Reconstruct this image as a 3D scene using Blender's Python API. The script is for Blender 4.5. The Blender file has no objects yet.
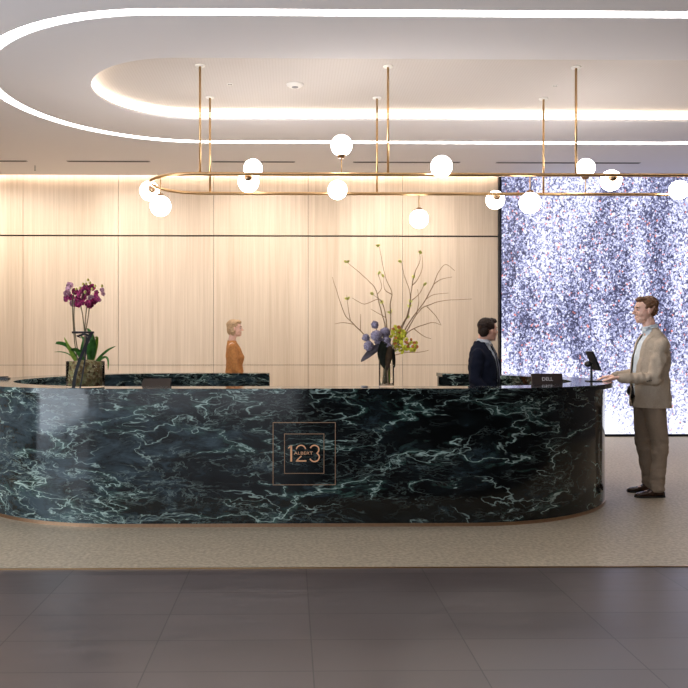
import bpy, bmesh, math, random
from mathutils import Vector, Matrix, noise
PI = math.pi
C = bpy.context.scene.collection
random.seed(7)

# ------------------------------------------------------------------ camera
F, CX, CY, EYE, TH = 795.0, 302.0, 346.0, 1.40, math.radians(0.8)
cs, sn = math.cos(TH), math.sin(TH)
cam_d = bpy.data.cameras.new('camera'); cam = bpy.data.objects.new('camera', cam_d); C.objects.link(cam)
cam.location = (0, 0, EYE); cam.rotation_euler = (PI/2, 0, -TH)
cam_d.sensor_width = 36; cam_d.lens = F/688*36
cam_d.shift_x = (344-CX)/688; cam_d.shift_y = (CY-344)/688
bpy.context.scene.camera = cam
def at(px, py, Y):
    a = (px-CX)/F
    X = Y*(a*cs+sn)/(cs-a*sn)
    d = Y*cs+X*sn
    return Vector((X, Y, EYE+(CY-py)/F*d))

# ------------------------------------------------------------------ materials
def mat(name, col=(.5,.5,.5), rough=.5, metal=0, spec=None, trans=0, ior=1.5, emis=None, es=0, coat=0):
    m = bpy.data.materials.new(name); m.use_nodes = True
    p = m.node_tree.nodes['Principled BSDF']
    p.inputs['Base Color'].default_value = (*col, 1)
    p.inputs['Roughness'].default_value = rough
    p.inputs['Metallic'].default_value = metal
    p.inputs['IOR'].default_value = ior
    p.inputs['Transmission Weight'].default_value = trans
    p.inputs['Coat Weight'].default_value = coat
    if spec is not None: p.inputs['Specular IOR Level'].default_value = spec
    if emis: p.inputs['Emission Color'].default_value = (*emis, 1); p.inputs['Emission Strength'].default_value = es
    return m
class NT:
    def __init__(s, m): s.t = m.node_tree; s.n = s.t.nodes; s.l = s.t.links; s.p = s.n['Principled BSDF']
    def new(s, ty, **kw):
        n = s.n.new(ty)
        for k, v in kw.items(): setattr(n, k, v)
        return n
    def link(s, a, b): s.l.new(a, b)
    def coords(s, scale=(1,1,1), loc=(0,0,0), rot=(0,0,0)):
        tc = s.new('ShaderNodeTexCoord'); mp = s.new('ShaderNodeMapping')
        mp.inputs['Scale'].default_value = scale; mp.inputs['Location'].default_value = loc; mp.inputs['Rotation'].default_value = rot
        s.link(tc.outputs['Object'], mp.inputs['Vector']); return mp.outputs['Vector']
    def noise(s, vec, scale, detail=4, rough=.5, dist=0):
        n = s.new('ShaderNodeTexNoise'); n.inputs['Scale'].default_value = scale; n.inputs['Detail'].default_value = detail
        n.inputs['Roughness'].default_value = rough; n.inputs['Distortion'].default_value = dist
        s.link(vec, n.inputs['Vector']); return n.outputs['Fac']
    def ramp(s, fac, stops, interp='LINEAR'):
        r = s.new('ShaderNodeValToRGB'); r.color_ramp.interpolation = interp
        e = r.color_ramp.elements
        while len(e) < len(stops): e.new(.5)
        for i, (p, c) in enumerate(stops): e[i].position = p; e[i].color = (*c, 1) if len(c) == 3 else c
        s.link(fac, r.inputs['Fac']); return r.outputs['Color']
    def math(s, op, a, b=None, c=None, clamp=False):
        n = s.new('ShaderNodeMath', operation=op); n.use_clamp = clamp
        for i, v in enumerate((a, b, c)):
            if v is None: continue
            if isinstance(v, (int, float)): n.inputs[i].default_value = v
            else: s.link(v, n.inputs[i])
        return n.outputs[0]
    def mix(s, fac, a, b, bt='MIX'):
        n = s.new('ShaderNodeMix', data_type='RGBA', blend_type=bt)
        for sock, v in ((n.inputs[0], fac), (n.inputs[6], a), (n.inputs[7], b)):
            if isinstance(v, (int, float)): sock.default_value = v
            elif isinstance(v, tuple): sock.default_value = (*v, 1)
            else: s.link(v, sock)
        return n.outputs[2]
    def bump(s, h, strength=.2, dist=.01):
        b = s.new('ShaderNodeBump'); b.inputs['Strength'].default_value = strength; b.inputs['Distance'].default_value = dist
        s.link(h, b.inputs['Height']); s.link(b.outputs['Normal'], s.p.inputs['Normal'])
def noisy(name, col, rough=.6, scale=60, amt=.25, bump=.15, metal=0, stretch=(1,1,1), **kw):
    m = mat(name, col, rough, metal, **kw); t = NT(m); v = t.coords(stretch)
    f = t.noise(v, scale, 5)
    t.link(t.ramp(f, [(.3, tuple(c*(1-amt) for c in col)), (.7, tuple(min(1, c*(1+amt)) for c in col))]), t.p.inputs['Base Color'])
    if bump: t.bump(f, bump, .004)
    return m

def marble_material():
    m = mat('green_marble', rough=.09, spec=.42); t = NT(m)
    v = t.coords((.85, .85, 2.3), rot=(0, math.radians(9), 0))
    wn = t.new('ShaderNodeTexNoise'); wn.inputs['Scale'].default_value = 2.2; wn.inputs['Detail'].default_value = 4; t.link(v, wn.inputs['Vector'])
    sub = t.new('ShaderNodeVectorMath', operation='MULTIPLY_ADD'); sub.inputs[1].default_value = (.42, .42, .42)
    t.link(wn.outputs['Color'], sub.inputs[0]); t.link(v, sub.inputs[2]); w = sub.outputs[0]
    def vein(scale, width, detail, loc, mlo, mhi, mscale, rough=.55):
        ad = t.new('ShaderNodeVectorMath', operation='ADD'); ad.inputs[1].default_value = loc; t.link(w, ad.inputs[0])
        n = t.noise(ad.outputs[0], scale, detail, rough)
        d = t.math('ABSOLUTE', t.math('SUBTRACT', n, .5))
        mr = t.new('ShaderNodeMapRange', interpolation_type='SMOOTHSTEP'); mr.inputs['From Min'].default_value = 0; mr.inputs['From Max'].default_value = width
        mr.inputs['To Min'].default_value = 1; mr.inputs['To Max'].default_value = 0; t.link(d, mr.inputs['Value'])
        mk = t.noise(ad.outputs[0], mscale, 3)
        mm = t.new('ShaderNodeMapRange', interpolation_type='SMOOTHSTEP'); mm.inputs['From Min'].default_value = mlo; mm.inputs['From Max'].default_value = mhi; t.link(mk, mm.inputs['Value'])
        return t.math('MULTIPLY', mr.outputs[0], mm.outputs[0])
    a = vein(.9, .0060, 5, (3.1, 1.7, 8.2), .36, .52, 2.6, .52)
    b = vein(1.9, .009, 5, (7.4, 5.2, 1.9), .44, .58, 1.8, .54)
    c = vein(4.2, .020, 4, (1.3, 9.9, 4.4), .50, .66, 1.6, .6)
    e = vein(8.5, .034, 4, (5.3, .9, 3.4), .46, .60, 2.0, .6)
    d = vein(1.25, .0075, 5, (11.3, 2.9, 6.4), .45, .58, 1.8, .52)
    halo = vein(.9, .035, 5, (3.1, 1.7, 8.2), .42, .66, 2.6)
    halo2 = vein(1.9, .05, 5, (7.4, 5.2, 1.9), .48, .68, 1.8, .54)
    # towards the left end: more veins, plus window reflection painted into the base
    tc = t.new('ShaderNodeTexCoord'); sx = t.new('ShaderNodeSeparateXYZ'); t.link(tc.outputs['Object'], sx.inputs[0])
    g = t.new('ShaderNodeMapRange'); g.inputs['From Min'].default_value = -2.7; g.inputs['From Max'].default_value = .1; g.inputs['To Min'].default_value = 1; g.inputs['To Max'].default_value = .0
    t.link(sx.outputs['X'], g.inputs['Value']); g = g.outputs[0]
    cloud = t.math('MULTIPLY_ADD', t.noise(w, 9, 7, .7), .4, t.math('MULTIPLY', t.noise(w, 2.2, 7, .66), .6))
    cl = t.math('ADD', cloud, t.math('MULTIPLY', g, .19))  # paler, bluer base at left imitates the reflected window
    base = t.ramp(cl, [(.47, (.0012, .0018, .0020)), (.57, (.006, .010, .011)), (.70, (.035, .055, .066))])
    hz = t.math('MULTIPLY', t.math('MAXIMUM', halo, halo2), .85)
    mot = t.noise(w, 16, 7, .75)
    hz = t.math('MULTIPLY', hz, t.math('MULTIPLY_ADD', mot, 5, -1.9, clamp=True), clamp=True)
    col = t.mix(hz, base, (.06, .12, .10))
    vs = t.math('MAXIMUM', t.math('MAXIMUM', a, t.math('MULTIPLY', b, .85)), t.math('MAXIMUM', t.math('MULTIPLY', d, .7), t.math('MAXIMUM', t.math('MULTIPLY', e, t.math('MULTIPLY_ADD', g, .32, .14)), t.math('MULTIPLY', c, t.math('MULTIPLY_ADD', g, .5, .30)))))
    vs = t.math('MULTIPLY', vs, t.math('MULTIPLY_ADD', t.noise(w, 7, 5, .7), 3.0, -.6, clamp=True), clamp=True)
    col = t.mix(vs, col, (.37, .48, .43))
    t.link(col, t.p.inputs['Base Color'])
    return m

def wood_material():
    m = mat('pale_veneer', rough=.42); t = NT(m)
    v = t.coords((9, 9, .35)); v2 = t.coords((60, 60, .8)); 
    n1 = t.noise(v, 1.6, 5, .6, .3); n2 = t.noise(v2, 1.3, 4, .6)
    c = t.ramp(n1, [(.3, (.55, .445, .345)), (.7, (.64, .535, .43))])
    c2 = t.ramp(n2, [(.35, (.90, .88, .85)), (.65, (1.04, 1.04, 1.04))])
    c = t.mix(1.0, c, c2, 'MULTIPLY')
    # veneer leaves ~0.35 m wide, each a slightly different tone
    tc = t.new('ShaderNodeTexCoord'); s = t.new('ShaderNodeSeparateXYZ'); t.link(tc.outputs['Object'], s.inputs[0])
    k = t.math('FLOOR', t.math('MULTIPLY', s.outputs['X'], 2.745))
    wn = t.new('ShaderNodeTexWhiteNoise', noise_dimensions='1D'); t.link(k, wn.inputs['W'])
    tone = t.ramp(wn.outputs['Value'], [(0, (.93, .92, .90)), (1, (1.03, 1.03, 1.03))])
    c = t.mix(1.0, c, tone, 'MULTIPLY')
    t.link(c, t.p.inputs['Base Color']); return m

def tile_material():
    m = mat('stone_tile', rough=.35); t = NT(m)
    v = t.coords((1, 1, 1), loc=(-.096, -4.52+.366*20, 0))
    b = t.new('ShaderNodeTexBrick'); b.offset = 0; b.inputs['Scale'].default_value = 1
    b.inputs['Brick Width'].default_value = .727; b.inputs['Row Height'].default_value = .366; b.inputs['Mortar Size'].default_value = .0035
    b.inputs['Mortar Smooth'].default_value = .2; b.inputs['Bias'].default_value = 0
    b.inputs['Color1'].default_value = (.078, .060, .058, 1); b.inputs['Color2'].default_value = (.100, .078, .074, 1); b.inputs['Mortar'].default_value = (.03, .022, .02, 1)
    t.link(v, b.inputs['Vector'])
    n = t.noise(t.coords((.8, 3.5, 1)), 4, 8, .65)
    c = t.mix(1.0, b.outputs['Color'], t.ramp(n, [(.3, (.82, .82, .82)), (.7, (1.15, 1.15, 1.15))]), 'MULTIPLY')
    t.link(c, t.p.inputs['Base Color'])
    t.link(t.ramp(n, [(.3, (.28,)*3), (.7, (.38,)*3)]), t.p.inputs['Roughness'])
    t.bump(b.outputs['Fac'], -.3, .003)
    return m

def screen_material():
    m = mat('led_display', (0.01,)*3, .35); t = NT(m)
    v = t.coords((1, 1, 1))
    vw = t.coords((1, 1, .22), rot=(0, math.radians(14), 0))
    big = t.noise(vw, 1.25, 5, .55, .6)
    tc = t.new('ShaderNodeTexCoord'); s = t.new('ShaderNodeSeparateXYZ'); t.link(tc.outputs['Object'], s.inputs[0])
    gz = t.new('ShaderNodeMapRange'); gz.inputs['From Min'].default_value = 1.7; gz.inputs['From Max'].default_value = 0; gz.inputs['To Min'].default_value = 0; gz.inputs['To Max'].default_value = .5
    t.link(s.outputs['Z'], gz.inputs['Value'])
    def layer(sc, stretch):
        vo = t.new('ShaderNodeTexVoronoi'); vo.inputs['Scale'].default_value = sc
        t.link(t.coords(stretch, rot=(0, math.radians(14), 0)), vo.inputs['Vector'])
        sp = t.new('ShaderNodeSeparateColor'); t.link(vo.outputs['Color'], sp.inputs[0]); return sp
    s1 = layer(44, (1, 1, .8)); s2 = layer(70, (1, 1, .85))
    r = t.math('MULTIPLY_ADD', s1.outputs[0], .55, t.math('MULTIPLY', s2.outputs[0], .45))
    dens = t.math('MULTIPLY_ADD', t.math('SUBTRACT', big, .52), 1.9, gz.outputs[0])
    val = t.math('ADD', r, dens)
    col = t.ramp(val, [(.16, (.04, .04, .085)), (.36, (.15, .16, .29)), (.55, (.40, .42, .68)), (.72, (.76, .78, .97)), (.92, (1.0, 1.0, 1.04))])
    red = t.math('GREATER_THAN', s1.outputs[1], .977)
    red = t.math('MULTIPLY', red, t.math('LESS_THAN', val, .72))
    col = t.mix(t.math('MULTIPLY', red, .8), col, (.95, .28, .2))
    t.link(col, t.p.inputs['Emission Color']); t.p.inputs['Emission Strength'].default_value = .58
    return m

def ceiling_material(name, dots=False):
    m = mat(name, (.79, .77, .80), .85); t = NT(m)
    if dots:
        vo = t.new('ShaderNodeTexVoronoi', distance='EUCLIDEAN'); vo.inputs['Scale'].default_value = 34; vo.inputs['Randomness'].default_value = 0
        t.link(t.coords((1, 1, 0)), vo.inputs['Vector'])
        t.link(t.ramp(vo.outputs['Distance'], [(.12, (.54, .49, .46)), (.22, (.64, .60, .585))]), t.p.inputs['Base Color'])
    else:
        t.bump(t.noise(t.coords(), 40, 3), .03, .002)
    return m

M = dict(
 marble=marble_material(), wood=wood_material(), tile=tile_material(), screen=screen_material(),
 ceiling=ceiling_material('plaster'), perf=ceiling_material('perforated_plaster', True),
 carpet=noisy('carpet', (.375, .305, .215), .5, 40, .3, .5),
 dark=mat('dark_gap', (.02, .015, .012), .8),
 black=mat('black_plastic', (.012, .012, .014), .4), blackmetal=mat('black_metal', (.01, .012, .02), .35, .6),
 brass=noisy('brushed_brass', (.62, .40, .20), .28, 80, .1, .03, 1), bronze=noisy('bronze', (.42, .27, .17), .34, 50, .1, .03, 1),
 copper=mat('copper_inlay', (.85, .45, .24), .4, .5),
 white=mat('white_plastic', (.8, .78, .76), .5),
 led=mat('led_white', (1,1,1), .5, emis=(1, .965, .93), es=5.5), ledwarm=mat('led_warm', (1,1,1), .5, emis=(1, .83, .62), es=3.0),
 wash=mat('led_wash', (1,1,1), .5, emis=(1, .86, .70), es=7),
 globe=mat('opal_glass', (1,1,1), .25, emis=(1, .93, .86), es=9),
 glass=mat('clear_glass', (1, 1, 1), .02, trans=1, ior=1.08),
 slot=mat('slot_metal', (.25, .25, .27), .5),
)
def strip_white(o): return o

# ------------------------------------------------------------------ mesh helpers
def link(name, me, m=None, parent=None):
    o = bpy.data.objects.new(name, me); C.objects.link(o)
    if m is not None:
        me.materials.clear()
        me.materials.append(m)
    if parent: o.parent = parent
    return o
def obj(name, bm, m, parent=None, smooth=False, off=None):
    """one mesh object; coordinates in bm are world coordinates unless off given; parented parts keep place"""
    bmesh.ops.recalc_face_normals(bm, faces=bm.faces)
    if parent is not None and off is None: off = parent.matrix_basis.inverted() if parent.parent is None else (parent.parent.matrix_basis @ parent.matrix_basis).inverted()
    if isinstance(off, Matrix): bm.transform(off)
    me = bpy.data.meshes.new(name); bm.to_mesh(me); bm.free()
    if smooth:
        for p in me.polygons: p.use_smooth = True
        if smooth == 'auto': me.set_sharp_from_angle(angle=math.radians(35))
    return link(name, me, m, parent)
def rebase(o, loc):
    """move the origin of a single-mesh thing to loc"""
    o.data.transform(Matrix.Translation(-Vector(loc))); o.location = loc; return o
def thing(name, label, cat, loc=(0,0,0), rz=0, group=None):
    o = bpy.data.objects.new(name, None); C.objects.link(o); o.empty_display_size = .1
    o.matrix_basis = Matrix.Translation(Vector(loc)) @ Matrix.Rotation(rz, 4, 'Z')
    o['label'] = label; o['category'] = cat
    if group: o['group'] = group
    return o
def tag(o, label, cat, group=None):
    o['label'] = label; o['category'] = cat
    if group: o['group'] = group
    return o
def struct(o): o['kind'] = 'structure'; return o
def box(bm, x0, x1, y0, y1, z0, z1, mtx=None):
    r = bmesh.ops.create_cube(bm, size=1)
    bmesh.ops.transform(bm, matrix=Matrix.Translation(((x0+x1)/2, (y0+y1)/2, (z0+z1)/2)) @ Matrix.Diagonal((x1-x0, y1-y0, z1-z0, 1)), verts=r['verts'])
    if mtx is not None: bmesh.ops.transform(bm, matrix=mtx, verts=r['verts'])
    return r['verts']
def bevel(bm, w=.003, seg=2):
    bmesh.ops.bevel(bm, geom=bm.edges[:], offset=w, segments=seg, affect='EDGES', profile=.5)
def ell(bm, c, r, mtx=None, u=16, v=10):
    q = bmesh.ops.create_uvsphere(bm, u_segments=u, v_segments=v, radius=1)
    if isinstance(r, (int, float)): r = (r, r, r)
    T = Matrix.Translation(c) @ Matrix.Diagonal((*r, 1))
    if mtx is not None: T = mtx @ T
    bmesh.ops.transform(bm, matrix=T, verts=q['verts']); return q['verts']
def tube(bm, pts, rad, n=8, closed=False, cap=True, flat=None):
    pts = [Vector(p) for p in pts]; N = len(pts)
    if isinstance(rad, (int, float)): rad = [rad]*N
    rings = []; prev = None
    for i, p in enumerate(pts):
        if closed: d = (pts[(i+1) % N]-pts[i-1])
        else: d = pts[min(i+1, N-1)]-pts[max(i-1, 0)]
        if d.length < 1e-9: d = Vector((0,0,1))
        d.normalize()
        if prev is None:
            a = Vector((0,0,1)) if abs(d.z) < .9 else Vector((1,0,0))
            u = d.cross(a).normalized()
        else: u = (prev-d*prev.dot(d)).normalized()
        prev = u; w = d.cross(u)
        fl = 1 if flat is None else flat
        rings.append([bm.verts.new(p+(u*math.cos(2*PI*k/n)*fl+w*math.sin(2*PI*k/n))*rad[i]) for k in range(n)])
    for i in range(N if closed else N-1):
        A, B = rings[i], rings[(i+1) % N]
        for k in range(n): bm.faces.new((A[k], A[(k+1) % n], B[(k+1) % n], B[k]))
    if cap and not closed: bm.faces.new(rings[0][::-1]); bm.faces.new(rings[-1])
def loft(bm, rings, n=24):
    """rings: (x,y,z,a,b[,power]) horizontal ellipses; closed caps"""
    R = []
    for r in rings:
        x, y, z, a, b = r[:5]; pw = r[5] if len(r) > 5 else 1
        R.append([bm.verts.new((x+a*math.copysign(abs(math.cos(2*PI*k/n))**pw, math.cos(2*PI*k/n)), y+b*math.copysign(abs(math.sin(2*PI*k/n))**pw, math.sin(2*PI*k/n)), z)) for k in range(n)])
    for A, B in zip(R, R[1:]):
        for k in range(n): bm.faces.new((A[k], A[(k+1) % n], B[(k+1) % n], B[k]))
    bm.faces.new(R[0][::-1]); bm.faces.new(R[-1])
def lathe(bm, prof, n=32, c=(0,0,0), sy=1):
    R = []
    for r, z in prof:
        if r < 1e-6: R.append([bm.verts.new((c[0], c[1], c[2]+z))]*n)
        else: R.append([bm.verts.new((c[0]+r*math.cos(2*PI*k/n), c[1]+sy*r*math.sin(2*PI*k/n), c[2]+z)) for k in range(n)])
    for A, B in zip(R, R[1:]):
        for k in range(n):
            f = []
            for v in (A[k], A[(k+1) % n], B[(k+1) % n], B[k]):
                if v not in f: f.append(v)
            if len(f) > 2:
                try: bm.faces.new(f)
                except ValueError: pass
def stadium(xl, xr, yc, R, n=40, Rb=None):
    """closed loop, counterclockwise from above, starting at front-left going right; Rb = semi-depth of back half"""
    Rb = Rb or R; L = []
    for k in range(12): L.append((xl+(xr-xl)*k/12, yc-R))
    for k in range(n): 
        a = -PI/2+PI*k/n; L.append((xr+R*math.cos(a), yc+(R if a < 0 else Rb)*math.sin(a)))
    for k in range(12): L.append((xr+(xl-xr)*k/12, yc+Rb))
    for k in range(n):
        a = PI/2+PI*k/n; L.append((xl+R*math.cos(a), yc+(R if a > PI else Rb)*math.sin(a)))
    return L
def band(bm, la, za, lb, zb, closed=True):
    A = [bm.verts.new((x, y, za)) for x, y in la]; B = [bm.verts.new((x, y, zb)) for x, y in lb]
    n = len(A)
    for i in range(n if closed else n-1): bm.faces.new((A[i], A[(i+1) % n], B[(i+1) % n], B[i]))
def holed(bm, rect, loop, z):
    x0, x1, y0, y1 = rect
    def add(L):
        vs = [bm.verts.new((x, y, z)) for x, y in L]
        return [bm.edges.new((vs[i], vs[(i+1) % len(vs)])) for i in range(len(vs))]
    e = add([(x0,y0),(x1,y0),(x1,y1),(x0,y1)])+add(loop)
    bmesh.ops.triangle_fill(bm, use_beauty=True, edges=e)

# ------------------------------------------------------------------ room
X0, X1, YF, YW, ZC = -5.6, 7.6, -5.0, 12.25, 4.0
bm = bmesh.new(); box(bm, X0, X1, YF, 5.0, -.1, 0)
struct(obj('floor', bm, M['tile']))
bm = bmesh.new(); box(bm, X0, X1, 5.012, YW+.3, -.1, .004)
struct(obj('floor_carpet', bm, M['carpet'])).name = 'floor'
bm = bmesh.new(); box(bm, X0, X1, 5.0, 5.012, -.1, .006)
struct(obj('trim_1', bm, M['brass']))
# back wall of veneer panels with shadow gaps
xs = at(498, 300, YW).x
bm = bmesh.new()
p0 = at(23, 200, YW).x; sp = (at(402.6, 200, YW).x-at(23, 200, YW).x)/4
edges = [p0+sp*k for k in range(-3, 6)]; edges[-1] = xs
zs = [0, at(300, 365, YW).z, at(300, 236, YW).z, 4.35]
for i in range(len(edges)-1):
    for j in range(3):
        box(bm, edges[i]+.003, edges[i+1]-.003, YW, YW+.03, zs[j]+(.003 if j != 2 else .012), zs[j+1]-(.003 if j != 1 else .012))
w = obj('wall_back', bm, M['wood']); struct(w)
bm = bmesh.new(); box(bm, X0, X1, YW+.03, YW+.2, 0, 4.35)
struct(obj('wall_back', bm, M['dark']))
for nm, x, y0 in (('wall_left', X0-.1, 5.0), ('wall_right', X1, YF)):
    bm = bmesh.new(); box(bm, x, x+.1, y0, YW+.2, 0, 4.35); struct(obj(nm, bm, M['wood'] if nm == 'wall_left' else mat('dark_side_wall', (.10, .09, .085), .8)))
# glazed street side behind and left of the camera
bm = bmesh.new()
for k in range(4): x = X0+(.2-X0)*k/3; box(bm, x-.04, x+.04, YF-.1, YF, 0, ZC)
struct(obj('window_1', bm, M['blackmetal']))
bm = bmesh.new()
for k in range(5): y = YF+(5.0-YF)*k/4-.04; box(bm, X0-.1, X0, y-.04, y+.04, 0, ZC)
struct(obj('window_2', bm, M['blackmetal']))

bm = bmesh.new(); box(bm, .24, X1, YF-.1, YF, 0, ZC+.2); struct(obj('wall_front', bm, mat('dark_wall', (.10, .09, .085), .8)))
# ceiling: outer field, LED channel, middle field, coffer
SL, SR, SY = -1.03, 4.73, 8.17
ro, ri, rc = 2.03, 1.91, .985
Lo, Li, Lc = (stadium(SL, SR, SY, r) for r in (ro, ri, rc))
bm = bmesh.new(); holed(bm, (X0, X1, YF, YW-.14), Lo, ZC); band(bm, Lo, ZC, Lo, ZC+.03); band(bm, Lo, ZC+.03, Li, ZC+.03); band(bm, Li, ZC+.03, Li, ZC)
band(bm, Li, ZC, Lc, ZC)
band(bm, Lc, ZC, Lc, ZC+.025)
ex = bmesh.new()
struct(obj('ceiling', bm, M['ceiling'])); ex.free()
ZR = 4.115
bm = bmesh.new()
Lr = stadium(SL, SR, SY, rc+.05)
vs = [bm.verts.new((x, y, ZR)) for x, y in Lr]; bm.faces.new(vs)
o = struct(obj('ceiling', bm, M['perf']))
bm = bmesh.new(); band(bm, Lc, ZC+.025, Lr, ZC+.03); band(bm, Lr, ZC+.03, Lr, ZC+.04); 
struct(obj('ceiling', bm, M['ceiling']))
bm = bmesh.new()
for y0, y1 in ((YW-.14, YW-.12),): box(bm, X0, X1, y0, y1, ZC, 4.35)
box(bm, X0, X1, YW-.12, YW+.2, 4.35, 4.4)
struct(obj('ceiling', bm, M['ceiling']))
# emitters
t_ = thing('ceiling_light', 'long oval white light line set flush in the ceiling around the coffer', 'light', (1.85, SY, ZC))
bm = bmesh.new(); La, Lb = stadium(SL, SR, SY, ro-.004), stadium(SL, SR, SY, ri+.004)
band(bm, La, ZC+.012, Lb, ZC+.012); band(bm, La, ZC+.02, Lb, ZC+.02); band(bm, La, ZC+.012, La, ZC+.02); band(bm, Lb, ZC+.012, Lb, ZC+.02)
obj('diffuser', bm, M['led'], t_)
t_ = thing('cove_light', 'warm glowing light band lining the edge of the oval ceiling recess', 'light', (1.85, SY, ZC))
bm = bmesh.new(); Lq = stadium(SL, SR, SY, rc+.045)
band(bm, Lq, ZC+.04, Lq, ZR-.012); band(bm, Lr, ZC+.04, Lr, ZR-.012); band(bm, Lq, ZC+.04, Lr, ZC+.04); band(bm, Lq, ZR-.012, Lr, ZR-.012)
obj('diffuser', bm, M['ledwarm'], t_)
bm = bmesh.new(); box(bm, X0+.1, xs-.02, YW-.115, YW-.075, 4.10, 4.13)
tag(obj('wall_washer', bm, M['wash']), 'warm light strip hidden above the top of the pale wood wall', 'light')
# slots with wall-wash luminaires
for n_, (a, b) in enumerate(((-20, 27), (67, 150), (212, 295), (353, 460), (496, 640))):
    A, B = at(a, 162.3, 11.22).x, at(b, 162.3, 11.22).x
    bm = bmesh.new(); box(bm, A, B, 11.19, 11.25, ZC-.006, ZC-.001); 
    place = ['at the left edge of the picture', 'second from the left, above the wood wall', 'left of the middle, behind the coffer edge', 'right of the middle, above the branches', 'in front of the video wall'][n_]
    t_ = thing('slot_diffuser', 'narrow grey ceiling slot ' + place, 'vent', ((A+B)/2, 11.22, ZC), 0, 'ceiling slots before the back wall')
    obj('frame', bm, M['slot'], t_)
    bm = bmesh.new(); box(bm, A+.02, B-.02, 11.205, 11.235, ZC-.009, ZC-.006); obj('slot', bm, M['dark'], t_)
p = at(35, 168, 11.5)
t_ = thing('sprinkler', 'tiny sprinkler head under the ceiling near the left of the wood wall', 'sprinkler', (p.x, p.y, ZC))
bm = bmesh.new(); tube(bm, [(p.x, p.y, ZC+.002), (p.x, p.y, ZC-.07)], .006); obj('stem', bm, M['slot'], t_)
bm = bmesh.new(); tube(bm, [(p.x, p.y, ZC-.07), (p.x, p.y, ZC-.075)], .012); obj('deflector', bm, M['slot'], t_)
p = at(295, 85, 8.25)
t_ = thing('smoke_detector', 'round white smoke detector on the perforated coffer ceiling', 'smoke detector', (p.x, 8.25, ZR))
bm = bmesh.new(); lathe(bm, [(0, -.03), (.06, -.028), (.085, -.012), (.09, -.001), (0, -.001)], c=(p.x, 8.25, ZR)); obj('housing', bm, M['white'], t_, True)
bm = bmesh.new(); lathe(bm, [(0, -.036), (.03, -.034), (.035, -.028), (0, -.028)], c=(p.x, 8.25, ZR)); obj('sensor', bm, M['slot'], t_, True)
for px, w_ in ((230, 'left'), (555, 'right')):
    p = at(px, 85, 8.25)
    t_ = thing('speaker_outlet', f'tiny dark outlet in the {w_} part of the coffer ceiling', 'outlet', (p.x, 8.25, ZR))
    bm = bmesh.new(); lathe(bm, [(0, -.004), (.03, -.004), (.032, -.001), (0, -.001)], c=(p.x, 8.25, ZR)); obj('rim', bm, M['white'], t_)
    for d in (-.012, .012):
        bm = bmesh.new(); lathe(bm, [(0, -.007), (.009, -.007), (.009, -.004), (0, -.004)], n=10, c=(p.x+d, 8.25, ZR)); obj('hole', bm, M['dark'], t_)

# ------------------------------------------------------------------ video wall
zt = 4.3; zb = at(600, 434, YW-.05).z
t_ = thing('video_wall', 'huge LED video wall showing falling white, blue and red specks', 'screen', ((xs+X1)/2, YW-.06, 0))
bm = bmesh.new(); box(bm, xs+.03, X1-.03, YW-.05, YW+.02, zb, zt); obj('display', bm, M['screen'], t_)
bm = bmesh.new(); box(bm, xs, xs+.035, YW-.08, YW+.02, 0.005, zt); box(bm, xs, X1, YW-.08, YW+.02, 0.005, zb); obj('frame', bm, M['blackmetal'], t_)

# ------------------------------------------------------------------ reception desk
DL, DR, DY = -1.33, 1.38, 7.70
HT = 1.075
gapL, gapR = at(267, 373, 9.5).x, at(440, 373, 9.5).x
def ring(R, Rb, n=60):
    L = stadium(DL, DR, DY, R, n, Rb); N = len(L)
    # open loop starting at the gap's left end, running through the front, to the gap's right end
    dense = []
    for i in range(N):
        a, b = L[i], L[(i+1) % N]
        for k in range(4): dense.append((a[0]+(b[0]-a[0])*k/4, a[1]+(b[1]-a[1])*k/4))
    N = len(dense)
    back = [i for i in range(N) if dense[i][1] > DY+Rb*.5]
    iR = min(back, key=lambda i: abs(dense[i][0]-gapR)); iL = min(back, key=lambda i: abs(dense[i][0]-gapL))
    out = []; i = iL
    while True:
        out.append(dense[i]); 
        if i == iR: break
        i = (i+1) % N
    # resample to a fixed count by arc length
    P = [Vector((x, y, 0)) for x, y in out]; acc = [0]
    for a, b in zip(P, P[1:]): acc.append(acc[-1]+(b-a).length)
    res = []; j = 0; K = 300
    for k in range(K):
        s = acc[-1]*k/(K-1)
        while j < len(acc)-2 and acc[j+1] < s: j += 1
        f = (s-acc[j])/max(1e-9, acc[j+1]-acc[j]); q = P[j].lerp(P[j+1], min(1, f)); res.append((q.x, q.y))
    return res
def cring(bm, Ra, Rab, Rb_, Rbb, z0, z1):
    A, B = ring(Ra, Rab), ring(Rb_, Rbb); n = len(A)
    va = [[bm.verts.new((x, y, z)) for x, y in L] for L in (A, B) for z in (z0, z1)]
    a0, a1, b0, b1 = va
    for i in range(n-1):
        for P, Q in ((a0, a1), (a1, b1), (b1, b0), (b0, a0)): bm.faces.new((P[i], P[i+1], Q[i+1], Q[i]))
    bm.faces.new((a0[0], a1[0], b1[0], b0[0])); bm.faces.new((a0[-1], b0[-1], b1[-1], a1[-1]))
desk = thing('reception_desk', 'long curved dark green marble reception desk with copper number emblem', 'desk', (.1, DY, 0))
bm = bmesh.new(); cring(bm, 1.56, 2.03, 1.50, 1.97, .03, HT-.04); obj('outer_panel', bm, M['marble'], desk, 'auto')
bm = bmesh.new(); cring(bm, 1.32, 1.80, 1.29, 1.77, .03, HT-.04); obj('inner_panel', bm, M['marble'], desk, 'auto')
bm = bmesh.new(); cring(bm, 1.63, 2.08, 1.27, 1.76, HT-.04, HT); obj('countertop', bm, M['marble'], desk, 'auto')
bm = bmesh.new(); cring(bm, 1.565, 2.035, 1.29, 1.77, .004, .03); obj('base_trim', bm, M['bronze'], desk, 'auto')
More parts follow.
